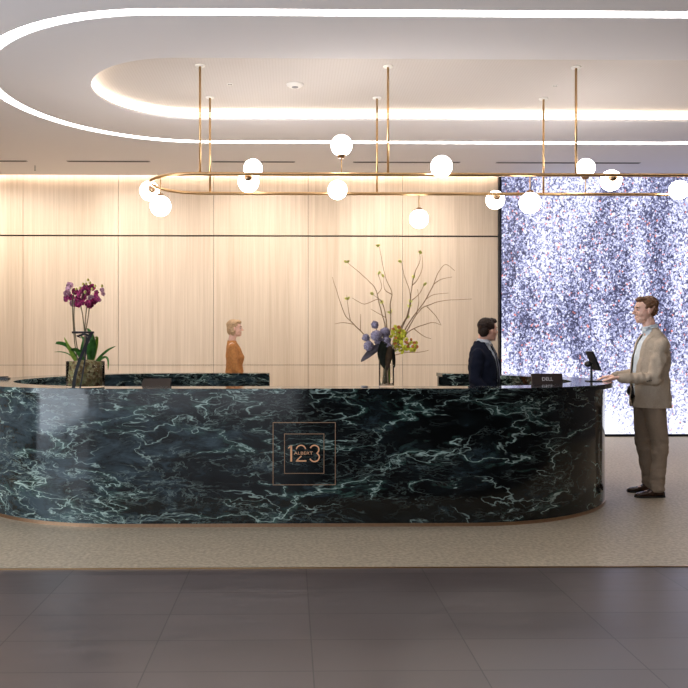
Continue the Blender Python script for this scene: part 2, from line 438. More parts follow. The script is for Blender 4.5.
# emblem
YP = DY-1.56
def quadbar(bm, x0, x1, z0, z1, d=.004): box(bm, x0, x1, YP-d, YP+.002, z0, z1)
def sqr(bm, cx, cz, h, w):
    quadbar(bm, cx-h, cx+h, cz+h-w, cz+h); quadbar(bm, cx-h, cx+h, cz-h, cz-h+w)
    quadbar(bm, cx-h, cx-h+w, cz-h+w, cz+h-w); quadbar(bm, cx+h-w, cx+h, cz-h+w, cz+h-w)
c_ = at(304.2, 453.6, YP); ex_, ez = c_.x, c_.z
bm = bmesh.new(); sqr(bm, ex_, ez, .243, .0055); obj('outer_square', bm, M['bronze'], desk)
bm = bmesh.new(); sqr(bm, ex_, ez, .155, .0055); obj('inner_square', bm, M['bronze'], desk)
def stroke(bm, pts, w):
    L = []; R = []; n = len(pts)
    for i, (x, z) in enumerate(pts):
        a = pts[max(0, i-1)]; b = pts[min(n-1, i+1)]; d = Vector((b[0]-a[0], b[1]-a[1])); d.normalize()
        nx, nz = -d.y*w/2, d.x*w/2
        L.append((x+nx, z+nz)); R.append((x-nx, z-nz))
    for y0 in (YP-.004,):
        vf = [[bm.verts.new((x, y, z)) for x, z in Q] for Q in (L, R) for y in (y0, YP+.001)]
        l0, l1, r0, r1 = vf
        for i in range(n-1):
            for P, Q in ((l0, l1), (l1, r1), (r1, r0), (r0, l0)): bm.faces.new((P[i], P[i+1], Q[i+1], Q[i]))
        bm.faces.new((l0[0], l1[0], r1[0], r0[0])); bm.faces.new((l0[-1], r0[-1], r1[-1], l1[-1]))
def PX(px, py): q = at(px, py, YP); return (q.x, q.z)
def arc(cx, cz, rx, rz, a0, a1, n=16): return [(cx+rx*math.cos(math.radians(a0+(a1-a0)*k/n)), cz+rz*math.sin(math.radians(a0+(a1-a0)*k/n))) for k in range(n+1)]
W_ = .0115
zt_, zb_ = PX(300, 445.3)[1], PX(300, 461.5)[1]; hh = zt_-zb_
bm = bmesh.new(); x1_ = PX(291.2, 450)[0]
stroke(bm, [(x1_-.022, zt_-.022), (x1_, zt_-.004)], W_*.8); stroke(bm, [(x1_, zt_), (x1_, zb_)], W_*1.25); obj('numeral_one', bm, M['copper'], desk)
bm = bmesh.new(); x2 = PX(301.0, 450)[0]; r2 = .036
stroke(bm, arc(x2, zt_-r2, r2, r2, 170, 12, 18), W_*.8); obj('numeral_two_top', bm, M['copper'], desk); bm = bmesh.new(); stroke(bm, [(x2+.004, zt_-.082), (x2-r2, zb_+W_*.5)], W_*.8); stroke(bm, [(x2-r2-.004, zb_+W_*.4), (x2+r2+.006, zb_+W_*.4)], W_*.9); obj('numeral_two_base', bm, M['copper'], desk)
bm = bmesh.new(); x3 = PX(314.5, 450)[0]; r3 = hh*.27
stroke(bm, arc(x3, zt_-hh*.26, .034, hh*.26, 160, -62, 20), W_*.9); stroke(bm, arc(x3, zb_+r3, .037, r3, 68, -160, 22), W_*.9); obj('numeral_three', bm, M['copper'], desk)
def text_mesh(name, body, size, mtx, m, parent, ext=.001):
    cu = bpy.data.curves.new(name, 'FONT'); cu.body = body; cu.size = size; cu.extrude = ext; cu.align_x = 'CENTER'; cu.align_y = 'CENTER'
    tmp = bpy.data.objects.new('tmp', cu); C.objects.link(tmp)
    dg = bpy.context.evaluated_depsgraph_get(); me = bpy.data.meshes.new_from_object(tmp.evaluated_get(dg)); bpy.data.objects.remove(tmp)
    me.transform(mtx); me.transform(parent.matrix_basis.inverted()); me.name = name
    return link(name, me, m, parent)
text_mesh('lettering', 'ALBERT', .034, Matrix.Translation((ex_-.006, YP-.006, ez+.003)) @ Matrix.Rotation(PI/2, 4, 'X') @ Matrix.Diagonal((1.25, 1, 1, 1)), M['copper'], desk)

# work surface inside
bm = bmesh.new(); cring(bm, 1.285, 1.765, 1.0, 1.48, .72, .75)
tag(obj('work_surface', bm, M['black'], None, 'auto'), 'low dark inner worktop hidden behind the marble counter', 'desk')

# things on and in the desk
def monitor(px, py_top, Y, w, h, tilt, rz, label, text=None, m=None):
    p = at(px, py_top, Y); t = thing('monitor', label, 'monitor', (p.x, Y, .75), rz)
    T = t.matrix_basis
    R = T @ Matrix.Translation((0, 0, p.z-.75-h/2*math.cos(tilt))) @ Matrix.Rotation(tilt, 4, 'X')
    bm = bmesh.new(); box(bm, -w/2, w/2, -.014, .014, -h/2, h/2); bevel(bm, .004); bm.transform(R); obj('housing', bm, m or M['black'], t)
    bm = bmesh.new(); box(bm, -w/2+.012, w/2-.012, .0145, .016, -h/2+.012, h/2-.012); bm.transform(R); obj('screen', bm, mat('screen_off', (.015, .012, .012), .5, spec=.2), t)
    bm = bmesh.new(); zb = p.z-h*.62
    tube(bm, [(0, -.02, .012), (0, -.02, zb-.75+.05)], .018, 12); bm.transform(T); obj('stand', bm, M['black'], t)
    bm = bmesh.new(); lathe(bm, [(0, 0), (.09, 0), (.09, .008), (.02, .014), (0, .014)], c=(0, -.02, 0)); bm.transform(T); obj('base', bm, M['black'], t)
    if text: text_mesh('lettering', text, .044, R @ Matrix.Translation((.0, -.0155, .072)) @ Matrix.Rotation(PI/2, 4, 'X'), mat('logo_grey', (.7, .66, .64), .4), t)
    return t
brownp = mat('dark_brown_plastic', (.035, .022, .018), .35)
monitor(547.5, 373.8, 7.0, .275, .25, math.radians(-14), 0, 'dark brown back of a monitor with logo beside the suited receptionist', 'DELL', brownp)
monitor(156, 380.2, 6.62, .235, .17, math.radians(-62), 0, 'tilted dark screen rising just above the counter right of the orchid', None, mat('matte_brown', (.03, .02, .016), .7, spec=.15))
# tablet on stand
q = at(592, 381, 7.25)
t_ = thing('tablet_stand', 'black tablet on a slim stand facing the man in the beige suit', 'tablet', (q.x, 7.25, HT))
bm = bmesh.new(); box(bm, q.x-.045, q.x+.075, 7.19, 7.31, HT, HT+.008); bevel(bm, .002); obj('base', bm, M['black'], t_)
bm = bmesh.new(); tube(bm, [(q.x-.005, 7.25, HT+.006), (q.x-.005, 7.25, HT+.17)], .011, 10); obj('post', bm, M['black'], t_)
R = Matrix.Translation((q.x+.012, 7.25, HT+.19)) @ Matrix.Rotation(math.radians(-24), 4, 'Y')
bm = bmesh.new(); box(bm, -.008, .008, -.085, .085, -.095, .095); bevel(bm, .003); bm.transform(R); obj('tablet', bm, M['black'], t_)
bm = bmesh.new(); box(bm, .0082, .0095, -.077, .077, -.085, .085); bm.transform(R); obj('screen', bm, mat('tablet_glass', (.05, .055, .08), .08), t_)
bm = bmesh.new(); ell(bm, (q.x-.035, 7.25, HT+.16), (.034, .04, .028)); obj('pivot', bm, M['black'], t_, True)
# small tray at far left of the counter
q = at(3, 377.5, 7.9); q.x = max(q.x, DL-1.60+.05)
t_ = thing('pen_tray', 'small black pen tray on the counter at the far left', 'tray', (q.x, 7.9, HT))
bm = bmesh.new(); box(bm, q.x-.03, q.x+.06, 7.86, 7.94, HT, HT+.012); bevel(bm, .002); obj('tray', bm, M['black'], t_)
bm = bmesh.new(); tube(bm, [(q.x-.03, 7.9, HT+.018), (q.x+.05, 7.91, HT+.02)], .006); obj('pen', bm, M['blackmetal'], t_)
q = at(364.5, 388, 6.3)
bm = bmesh.new(); lathe(bm, [(0, 0), (.026, 0), (.03, .006), (.028, .009), (0, .009)], c=(q.x, 6.3, HT))
tag(rebase(obj('coaster', bm, M['slot'], None, True), (q.x, 6.3, HT)), 'small flat grey disc on the counter left of the flower vase', 'coaster')

# ------------------------------------------------------------------ chandelier
PZ = 3.065; RS = .49; YFt, YBt = SY-RS-.0, SY+RS
YFt, YBt = 7.70, 8.68; cyr = (YFt+YBt)/2; RS = (YBt-YFt)/2
xl = at(151, 183, cyr).x+RS; xr = 5.14-RS
ch = thing('chandelier', 'long oval brass ring chandelier with white glass globes over the desk', 'chandelier', ((xl+xr)/2, cyr, PZ))
bm = bmesh.new(); tube(bm, [(x, y, PZ) for x, y in stadium(xl, xr, cyr, RS, 32)], .0175, 10, closed=True); obj('ring', bm, M['brass'], ch, True)
for Y, ts in ((YFt, (200, 388, 576)), (YBt, (210, 377, 543.5))):
    X = [at(t, 150, Y).x for t in ts]; X.append(2*X[2]-X[1])
    for x in X:
        bm = bmesh.new(); tube(bm, [(x, Y, PZ), (x, Y, ZR)], .0115, 10); r = obj('rod', bm, M['brass'], ch, True)
        bm = bmesh.new(); lathe(bm, [(0, -.014), (.045, -.012), (.05, -.001), (0, -.001)], c=(x, Y, ZR)); obj('canopy', bm, M['white'], r, True)
GR = .102
def globe(px, py, Y, kind, dy=0):
    p = at(px, py, Y+dy); tubeP = Vector((p.x, Y, PZ))
    if kind in ('in', 'out'):   # horizontal arm in depth
        tubeP = Vector((at(px, py, Y).x, Y, PZ)); 
    g = bmesh.new(); ell(g, p, GR, u=32, v=20); go = obj('globe', g, M['globe'], ch, True)
    d = (tubeP-p); dn = d.normalized()
    rot = Vector((0,0,1)).rotation_difference(dn).to_matrix().to_4x4()
    bm = bmesh.new(); tube(bm, [p+dn*(GR-.004), tubeP], .0055, 8); obj('stem', bm, M['brass'], go, True)
    bm = bmesh.new(); lathe(bm, [(.0, .028), (.03, .028), (.044, .0), (.043, -.012), (.0, -.012)], 24); bm.transform(Matrix.Translation(p+dn*(GR-.008)) @ rot); obj('cup', bm, M['bronze'], go, True)
globe(160.5, 206, 7.93, 'v'); 
g0 = at(149, 191.5, 8.25)
def globe_at(p, tubeP):
    g = bmesh.new(); ell(g, p, GR, u=32, v=20); go = obj('globe', g, M['globe'], ch, True)
    dn = (tubeP-p).normalized(); rot = Vector((0,0,1)).rotation_difference(dn).to_matrix().to_4x4()
    bm = bmesh.new(); tube(bm, [p+dn*(GR-.004), tubeP], .0055, 8); obj('stem', bm, M['brass'], go, True)
    bm = bmesh.new(); lathe(bm, [(.0, .028), (.03, .028), (.044, .0), (.043, -.012), (.0, -.012)], 24); bm.transform(Matrix.Translation(p+dn*(GR-.008)) @ rot); obj('cup', bm, M['bronze'], go, True)
globe_at(at(149.5, 191, 8.45), Vector((at(158, 186, 8.3).x, 8.2, PZ)))
globe(253, 168.5, YBt, 'v'); globe(341.5, 145.5, YFt, 'v'); globe(419, 219, YBt, 'v'); globe(530, 203, YFt, 'v'); globe(585.5, 168, YBt, 'v')
globe_at(at(248.5, 182, YFt+.15), Vector((at(248, 174, YFt).x, YFt, PZ)))
globe_at(at(611, 180.5, YFt+.15), Vector((at(614, 174, YFt).x, YFt, PZ)))
globe_at(at(495.3, 200, YBt+.15), Vector((at(497.5, 193, YBt).x, YBt, PZ)))
globe_at(at(337.5, 190, YBt-.14), Vector((at(338, 193, YBt).x, YBt, PZ)))
globe_at(at(441.5, 166.5, YFt-.14), Vector((at(441, 174, YFt).x, YFt, PZ)))
globe_at(at(679, 190, YBt-.14), Vector((at(679, 193, YBt).x, YBt, PZ)))

# ------------------------------------------------------------------ plants
def strap(bm, pts, w, n=8, fold=.15, up=Vector((0,0,1))):
    """arching leaf: centre line pts, max half-width w"""
    P = [Vector(p) for p in pts]; out = []
    m = len(P)-1
    for i in range(n+1):
        t = i/n*m; k = min(int(t), m-1); f = t-k
        p = P[k].lerp(P[k+1], f)
        d = (P[min(k+1, m)]-P[k]).normalized()
        s = d.cross(up); s = s.normalized() if s.length > .05 else Vector((0, 1, 0))
        ww = w*max(.04, math.sin(PI*min(1, (i/n)*.86+.14))**.7)
        nn = s.cross(d).normalized()
        out.append([bm.verts.new(p-s*ww+nn*ww*fold), bm.verts.new(p), bm.verts.new(p+s*ww+nn*ww*fold)])
    for a, b in zip(out, out[1:]):
        bm.faces.new((a[0], a[1], b[1], b[0])); bm.faces.new((a[1], a[2], b[2], b[1]))
    bmesh.ops.solidify(bm, geom=bm.faces[:], thickness=.0015)
def smooth_path(pts, n=6):
    P = [Vector(p) for p in pts]; out = []
    for i in range(len(P)-1):
        p0, p1, p2, p3 = P[max(0, i-1)], P[i], P[i+1], P[min(len(P)-1, i+2)]
        for k in range(n):
            t = k/n; out.append(.5*((2*p1)+(p2-p0)*t+(2*p0-5*p1+4*p2-p3)*t*t+(3*p1-p0-3*p2+p3)*t**3))
    out.append(P[-1]); return out
green = noisy('leaf_green', (.06, .20, .035), .4, 25, .4, .05)
greenl = noisy('leaf_light_green', (.26, .40, .05), .45, 25, .3, .05)
stemb = noisy('orchid_stem', (.13, .10, .05), .6, 40, .2, .1)
purple = noisy('orchid_petal', (.36, .022, .13), .5, 45, .8, 0)
purplel = noisy('orchid_petal_edge', (.60, .33, .42), .5, 60, .4, 0)
yell = noisy('bud_yellow', (.45, .38, .10), .5, 40, .3, 0)
OY = 6.30
pc = at(85.5, 375, OY); OX = pc.x
# planter
pl = thing('glass_planter', 'clear oval glass planter of bark and moss tied with black ribbon', 'planter', (OX, OY, HT))
bm = bmesh.new(); lathe(bm, [(0, 0), (.145, 0), (.15, .006), (.15, .205), (.145, .205), (.145, .012), (0, .012)], 48, (OX, OY, HT), sy=.9); obj('glass', bm, M['glass'], pl, True)
bark = mat('bark_fill', rough=.9); tb = NT(bark)
vv = tb.coords(); vo = tb.new('ShaderNodeTexVoronoi'); vo.inputs['Scale'].default_value = 55; tb.link(vv, vo.inputs['Vector'])
sp_ = tb.new('ShaderNodeSeparateColor'); tb.link(vo.outputs['Color'], sp_.inputs[0])
tb.link(tb.ramp(sp_.outputs[0], [(0, (.09, .05, .02)), (.45, (.22, .14, .05)), (.7, (.20, .19, .07)), (1, (.42, .34, .18))]), tb.p.inputs['Base Color']); tb.bump(vo.outputs['Distance'], .8, .01)
bm = bmesh.new(); lathe(bm, [(0, .013), (.1435, .013), (.1435, .18), (.11, .205), (.05, .215), (0, .22)], 40, (OX, OY, HT), sy=.9)
for v in bm.verts: v.co += noise.noise_vector(v.co*30)*.0005
o = obj('bark_fill', bm, bark, pl, True); o['label'] = 'brown bark and moss fill'
rib = mat('black_ribbon', (.01, .01, .014), .28)
bm = bmesh.new()
rp = [at(92, 332, OY-.05), at(86, 345, OY-.10), at(79, 362, OY-.145), at(75, 376, OY-.15), at(73.5, 388, OY-.15)]
for a_, b_ in zip(smooth_path(rp, 4), smooth_path(rp, 4)[1:]):
    dx = Vector((.013, 0, 0)); v = [bm.verts.new(a_-dx), bm.verts.new(a_+dx), bm.verts.new(b_+dx), bm.verts.new(b_-dx)]; bm.faces.new(v)
bmesh.ops.solidify(bm, geom=bm.faces[:], thickness=.003); obj('ribbon', bm, rib, pl)
rp2 = [at(87, 334, OY-.05), at(86, 350, OY-.11), at(84, 366, OY-.145), at(80, 388.5, OY-.15)]
bm = bmesh.new()
sp2 = smooth_path(rp2, 4)
for a_, b_ in zip(sp2, sp2[1:]):
    dx = Vector((.006, 0, 0)); v = [bm.verts.new(a_-dx), bm.verts.new(a_+dx), bm.verts.new(b_+dx), bm.verts.new(b_-dx)]; bm.faces.new(v)
bmesh.ops.solidify(bm, geom=bm.faces[:], thickness=.003); obj('ribbon', bm, rib, pl)
bm = bmesh.new(); a_, b_ = at(73, 332.5, OY), at(95, 332.5, OY)
tube(bm, [(a_.x, OY-.03, a_.z), (b_.x, OY-.03, b_.z)], [.009, .008], 8); 
for s_ in (-1, 1): tube(bm, [at(84, 334, OY-.04), at(84+s_*7, 336.5, OY-.05), at(84+s_*3, 338, OY-.05)], [.008, .011, .004], 8)
o = obj('ribbon_bow', bm, rib, pl)

orc = thing('orchid', 'potted orchid with dark purple blooms and arching green leaves', 'plant', (OX, OY, HT+.21))
stems = [[(78, 366), (75, 345), (73, 320), (72.5, 302), (74, 292)], [(80, 366), (76, 340), (74, 318), (75, 300), (79, 292)],
         [(84, 366), (85, 340), (83, 318), (81, 304), (84, 293)], [(88, 366), (86, 345), (85, 325), (87, 306), (90, 293)], [(86, 366), (84, 345), (88, 318), (91, 300), (99, 292)]]
for i, s_ in enumerate(stems):
    bm = bmesh.new(); pts = [at(x, y, OY+(-.03+.015*i)+(j*.003)) for j, (x, y) in enumerate(s_)]; pts[0].z = HT+.20
    tube(bm, smooth_path(pts, 5), .0045, 6); obj('stem', bm, stemb, orc, True)
leaves = [[(80, 364), (74, 355), (66, 345), (57, 343), (56, 344)], [(80, 364), (74, 358), (70, 350), (64, 337)], [(84, 364), (80, 355), (76, 350), (70, 350)],
          [(90, 364), (93, 350), (91, 335), (87, 328)], [(92, 364), (95, 352), (97, 338), (95, 338)], [(94, 364), (100, 357), (108, 350), (116, 346)],
          [(96, 364), (104, 357), (108, 360), (108, 370)], [(78, 364), (70, 355), (62, 352), (54, 352)], [(84, 364), (82, 352), (84, 340), (80, 336)], [(90, 363), (88, 350), (92, 342), (95, 340)]]
for i, s_ in enumerate(leaves):
    bm = bmesh.new(); dep = random.Random(i)
    yoff = [-.02, -.05, -.08, .0, .03, -.04, -.05, .03, .04, -.03][i]
    pts = smooth_path([at(x, y, OY+yoff*(.3+.4*j)) for j, (x, y) in enumerate(s_)], 4)
    strap(bm, pts, [.017, .017, .022, .024, .014, .010, .010, .005, .018, .016][i], 10, .2, Vector((0, 1, .4)))
    obj('leaf', bm, greenl if i in (1, 4) else green, orc, True)
def orchid_flower(c, sc, nrm, seed, m, name='flower'):
    rnd = random.Random(seed); bm = bmesh.new()
    q = Vector((0, 0, 1)).rotation_difference(nrm).to_matrix().to_4x4()
    T = Matrix.Translation(c) @ q @ Matrix.Rotation(rnd.random()*.6, 4, 'Z')
    for k, (ang, L, w) in enumerate([(90, 1, .42), (20, .95, .62), (160, .95, .62), (235, .9, .40), (305, .9, .40)]):
        a = math.radians(ang); d = Vector((math.cos(a), math.sin(a), 0)); s = Vector((-d.y, d.x, 0))
        ctr = bm.verts.new(T @ (d*.45*L*sc+Vector((0, 0, .10*sc)))); loop = []
        for j in range(10):
            b = 2*PI*j/10; loop.append(bm.verts.new(T @ (d*(.5+.5*math.cos(b))*L*sc+s*math.sin(b)*w*sc+Vector((0, 0, -.15*sc*(1-math.cos(b))*.5+rnd.uniform(-.02, .02)*sc)))))
        for j in range(10): bm.faces.new((ctr, loop[j], loop[(j+1) % 10]))
    bmesh.ops.solidify(bm, geom=bm.faces[:], thickness=.0012)
    ell(bm, c+nrm*.12*sc, .2*sc, u=8, v=6)
    return obj(name, bm, m, orc, True)
fl = [(68, 289), (71, 297), (66, 298), (75, 291), (78, 299), (73, 303), (81, 302), (84, 297), (88, 292), (82, 290), (91, 298), (94, 301), (88, 303), (96, 293), (86, 287), (67, 293), (92, 287), (97, 298), (78, 304), (90, 305), (70, 285), (79, 294)]
for i, (x, y) in enumerate(fl):
    rnd = random.Random(100+i)
    nrm = Vector((rnd.uniform(-.8, .8), -1, rnd.uniform(-.5, .3))).normalized()
    orchid_flower(at(x, y+.5, OY-.03+rnd.uniform(-.05, .05)), .032, nrm, i, purple if i % 5 else purplel)
for i, (x, y) in enumerate([(99, 300), (103, 294), (102, 290)]): orchid_flower(at(x, y, OY), .02, Vector((.5, -1, 0)).normalized(), 50+i, purplel)
for i, (x, y) in enumerate([(83, 284), (88, 280), (90, 283), (86, 284), (95, 286), (80, 288), (102, 286), (92, 289), (76, 289), (85, 292)]):
    bm = bmesh.new(); ell(bm, at(x, y, OY-.06), (.010, .010, .012), u=8, v=6); obj('bud', bm, yell, orc, True)

# arrangement in tall glass vase
VY = 6.30; v0 = at(386.5, 380, VY); VX = v0.x
vz = thing('glass_vase', 'tall clear glass vase holding the branch and flower arrangement', 'vase', (VX, VY, HT))
bm = bmesh.new(); lathe(bm, [(0, 0), (.058, 0), (.060, .004), (.060, .25), (.057, .25), (.057, .012), (0, .012)], 40, (VX, VY, HT)); obj('glass', bm, M['glass'], vz, True)
bm = bmesh.new(); lathe(bm, [(0, .013), (.0565, .013), (.0565, .10), (0, .10)], 40, (VX, VY, HT)); bm.free()
twigm = noisy('twig_bark', (.24, .15, .08), .8, 60, .3, .1); twigg = noisy('twig_leaf', (.72, .72, .2), .5, 40, .3, 0)
def CP(cx, cy, Y): return at(320+cx/4.047, 230+cy/4.047, Y)
BR = [([(265,400),(240,300),(225,240),(190,200),(110,130)], [[(232,262),(250,230),(235,180)]], 'left-leaning budding branch, second from the left, ending in leaf tip'),
 ([(175,420),(130,375),(100,340),(75,270),(50,190)], [[(125,370),(115,320),(108,262)], [(140,385),(95,375),(60,380)], [(165,410),(165,340)]], 'leftmost bare forked branch leaning far left'),
 ([(285,400),(285,300),(290,250),(265,190),(240,65)], [[(289,260),(262,240),(258,190)]], 'tallest branch, upright with yellow-green tip'),
 ([(270,400),(262,330),(240,280),(180,300),(130,275)], [[(262,330),(250,290),(215,262)], [(240,350),(205,320)]], 'short low branch sweeping left behind the purple flowers'),
 ([(330,400),(360,330),(370,240),(385,170),(405,120),(400,80)], [[(372,230),(395,200),(415,150),(412,95)]], 'upright branch right of centre reaching nearly to the wall joint'),
 ([(320,410),(350,350),(365,290),(360,240),(340,180),(330,130)], [[(365,290),(400,260),(420,225)]], 'slender branch in the middle with small leaf at tip'),
 ([(340,410),(385,340),(430,280),(460,220),(480,170),(510,140),(545,165)], [[(460,218),(490,200),(535,190)], [(430,280),(460,262),(520,255)]], 'right branch curling over at its top'),
 ([(345,420),(400,330),(450,300),(510,285),(615,280)], [[(430,312),(470,350),(490,385)], [(390,350),(400,290),(395,240)]], 'long branch reaching furthest right'),
 ([(345,425),(400,390),(460,375),(490,385)], [[(380,400),(420,430),(450,440)]], 'short low branch bending right above the yellow orchids'),
 ([(325,500),(400,495),(440,485)], [], 'thin lowest twig poking out right below the yellow orchids')]
LEAFP = [(240,65),(110,130),(330,130),(412,95),(420,225),(108,285),(155,315),(175,322),(205,350),(235,180),(255,185),(300,280),(365,290),(320,270),(280,340),(355,315),(215,262),(270,290),(350,360),(385,200),(380,320),(262,300)]
used = set()
for i, (main, subs, lab) in enumerate(BR):
    rnd = random.Random(i*3+1); dy = rnd.uniform(-.22, .22)
    t = thing('twig_branch', 'budding twig in the vase, ' + lab, 'branch', (VX, VY, HT+.02), 0, 'branches in the flower vase')
    base = [Vector((VX+rnd.uniform(-.012, .012)+(.02 if i % 2 else -.02), VY+rnd.uniform(-.03, .03), HT+.016)), Vector((VX+rnd.uniform(-.02, .02), VY+rnd.uniform(-.02, .02), HT+.2))]
    def P3(L, d0, d1): n = len(L)-1; return [CP(x, y, VY+d0+(d1-d0)*(j/max(1, n))) for j, (x, y) in enumerate(L)]
    mp = P3(main, 0, dy); 
    def wig(path, amp=.004): return [p+noise.noise_vector(p*18+Vector((i, 0, 0)))*amp*(0 if k < 3 else 1) for k, p in enumerate(path)]
    path = wig(smooth_path(base+mp, 5)); n = len(path)
    bm = bmesh.new(); tube(bm, path, [.0062-.0046*k/(n-1) for k in range(n)], 6); obj('stem', bm, twigm, t, True)
    allp = list(path)
    for sb in subs:
        q0 = min(mp, key=lambda p: (p-CP(*sb[0], VY+dy*.5)).length); d = q0.y-VY
        # start the side shoot on the nearest path point
        st = min(path, key=lambda p: abs(p.x-CP(*sb[0], p.y).x)+abs(p.z-CP(*sb[0], p.y).z)); d = st.y-VY
        sp3 = smooth_path([st]+P3(sb, d, d+rnd.uniform(-.08, .08))[1:], 5); n = len(sp3)
        bm = bmesh.new(); tube(bm, sp3, [.0036-.0022*k/(n-1) for k in range(n)], 6); obj('side_shoot', bm, twigm, t, True); allp += sp3
    for li, (lx, ly) in enumerate(LEAFP):
        if li in used: continue
        b_ = min(allp, key=lambda p: (p-CP(lx, ly, p.y)).length)
        if (b_-CP(lx, ly, b_.y)).length < .022:
            used.add(li)
            for kk in range(2):
                bm = bmesh.new(); dd = Vector((rnd.uniform(-1, 1), rnd.uniform(-.5, .5), rnd.uniform(.2, 1))).normalized()
                strap(bm, [b_, b_+dd*.015, b_+dd*.032], .009, 5, .2, Vector((0, 1, .3))); obj('leaf', bm, twigg, t, True)
# purple globe flowers
ppl = noisy('dusty_purple', (.27, .23, .30), .9, 110, .45, .6)
def pstem(bm, p, r=.004):
    tube(bm, smooth_path([Vector((VX+(p.x-VX)*.15, VY+(p.y-VY)*.2, HT+.03)), Vector((VX+(p.x-VX)*.2, VY+(p.y-VY)*.25, HT+.24)), p], 5), r, 6)
for i, (x, y, r, lab) in enumerate([(222, 384, 15, 'topmost small one'), (186, 436, 15, 'leftmost small one'), (228, 428, 22, 'large one in the middle of the cluster'), (262, 415, 20, 'one behind next to the yellow orchids'), (267, 447, 18, 'lower right one against the yellow orchids'), (197, 470, 20, 'lowest one behind the grey leaf'), (238, 450, 18, 'front one beneath the large bloom'), (275, 470, 15, 'small dark one low beside the stems')]):
    p = CP(x, y, VY-.04-.02*(i % 3)); rr = r/4.047/126
    t = thing('purple_bloom', 'dusty purple ball bloom left in the vase, ' + lab, 'flower', (VX, VY, HT+.03), 0, 'purple ball blooms in the vase')
    bm = bmesh.new(); bmesh.ops.create_icosphere(bm, subdivisions=4, radius=rr, matrix=Matrix.Translation(p))
    for v in bm.verts:
        d = (v.co-p).normalized(); v.co += d*(abs(noise.noise(v.co*120))*.018-.005)
    obj('bloom', bm, ppl, t, True)
    bm = bmesh.new(); pstem(bm, p); obj('stem', bm, stemb, t, True)
# yellow-green orchid sprays
yg = noisy('cymbidium', (.80, .68, .05), .5, 60, .45, 0); yr = noisy('cymbidium_red', (.70, .25, .06), .5, 60, .4, 0)
orc_keep = orc
rnd = random.Random(5)
for si, (cx, cy, rx, ry, nn, lab) in enumerate([(316, 425, 32, 38, 46, 'upper left of the two'), (348, 465, 46, 34, 60, 'lower right of the two')]):
    orc = thing('yellow_orchid_spray', 'yellow-green orchid spray in the tall vase, ' + lab, 'flower', (VX, VY, HT+.03), 0, 'yellow orchid sprays in the vase')
    c0 = CP(cx, cy, VY-.04)
    bm = bmesh.new(); pstem(bm, c0, .005); obj('stem', bm, greenl, orc, True)
    for k in range(nn):
        a = rnd.random()*2*PI; q = math.sqrt(rnd.random())
        p = CP(cx+rx*q*math.cos(a), cy+ry*q*math.sin(a), VY-.06+rnd.uniform(-.04, .05))
        f = orchid_flower(p, rnd.uniform(.012, .017), Vector((rnd.uniform(-.8, .8), -1, rnd.uniform(-.4, .6))).normalized(), 200+k, yr if rnd.random() < .13 else yg)
orc = orc_keep
dleaf = noisy('dark_leaf', (.018, .022, .012), .35, 20, .4, .05); gleaf = noisy('grey_leaf', (.19, .17, .19), .6, 20, .3, .1); dl2 = noisy('bronze_leaf', (.10, .06, .03), .5, 20, .4, .1)
for i, (L, w, m_, lab) in enumerate([([(250,470),(225,480),(195,505),(165,533)], .030, gleaf, 'broad grey-brown leaf hanging down to the left of the vase'),
    ([(255,450),(245,490),(250,530),(262,562)], .024, dleaf, 'dark green leaf hanging over the left of the vase mouth'), ([(285,470),(280,505),(276,535),(270,570)], .026, dl2, 'dark bronze leaf hanging in front of the vase'),
    ([(295,480),(298,510),(300,535),(302,558)], .014, dleaf, 'narrow dark leaf hanging over the right of the vase mouth'), ([(262,440),(262,480),(258,520),(262,550)], .024, dleaf, 'dark leaf curled over the purple blooms')]):
    t = thing('drooping_leaf', lab, 'leaf', (VX, VY, HT+.03), 0, 'drooping leaves in the vase')
    pts = [CP(x, y, VY-.075-.012*(i % 3)-.006*k) for k, (x, y) in enumerate(L)]
    bm = bmesh.new(); strap(bm, smooth_path(pts, 4), w, 12, .25, Vector((0, 1, .1))); obj('blade', bm, m_, t, True)
    bm = bmesh.new(); tube(bm, smooth_path([Vector((VX+(-.03+.014*i), VY, HT+.02)), Vector((VX+(-.02+.01*i), VY-.02, HT+.2)), pts[0]], 5), .004, 6); obj('stem', bm, dl2, t, True)

# ------------------------------------------------------------------ people
def remesh(bm, voxel, smooth=6, fac=.5):
    bmesh.ops.recalc_face_normals(bm, faces=bm.faces)
    me = bpy.data.meshes.new('t'); bm.to_mesh(me); bm.free()
    o = bpy.data.objects.new('t', me); C.objects.link(o)
    r = o.modifiers.new('r', 'REMESH'); r.mode = 'VOXEL'; r.voxel_size = voxel; r.use_smooth_shade = True
    if smooth: s = o.modifiers.new('s', 'SMOOTH'); s.factor = fac; s.iterations = smooth
    dg = bpy.context.evaluated_depsgraph_get(); me2 = bpy.data.meshes.new_from_object(o.evaluated_get(dg))
    bpy.data.objects.remove(o); b = bmesh.new(); b.from_mesh(me2); bpy.data.meshes.remove(me2); return b
def limb(bm, pts, rad, n=14, flat=None):
    P = [Vector(p) for p in pts]
    tube(bm, P, rad, n, flat=flat)
    for p, r in zip(P, rad): ell(bm, p, r*.99, u=14, v=10)
def disp(bm, amp, freq, seed=0, test=None, stretch=(1,1,1)):
    bm.normal_update()
    N = [v.normal.copy() for v in bm.verts]
    for v, n in zip(bm.verts, N):
        k = 1 if test is None else test(v.co)
        if k: c = v.co; v.co += n*amp*k*noise.noise(Vector((c.x*stretch[0], c.y*stretch[1], c.z*stretch[2]))*freq+Vector((seed, seed*2, 0)))
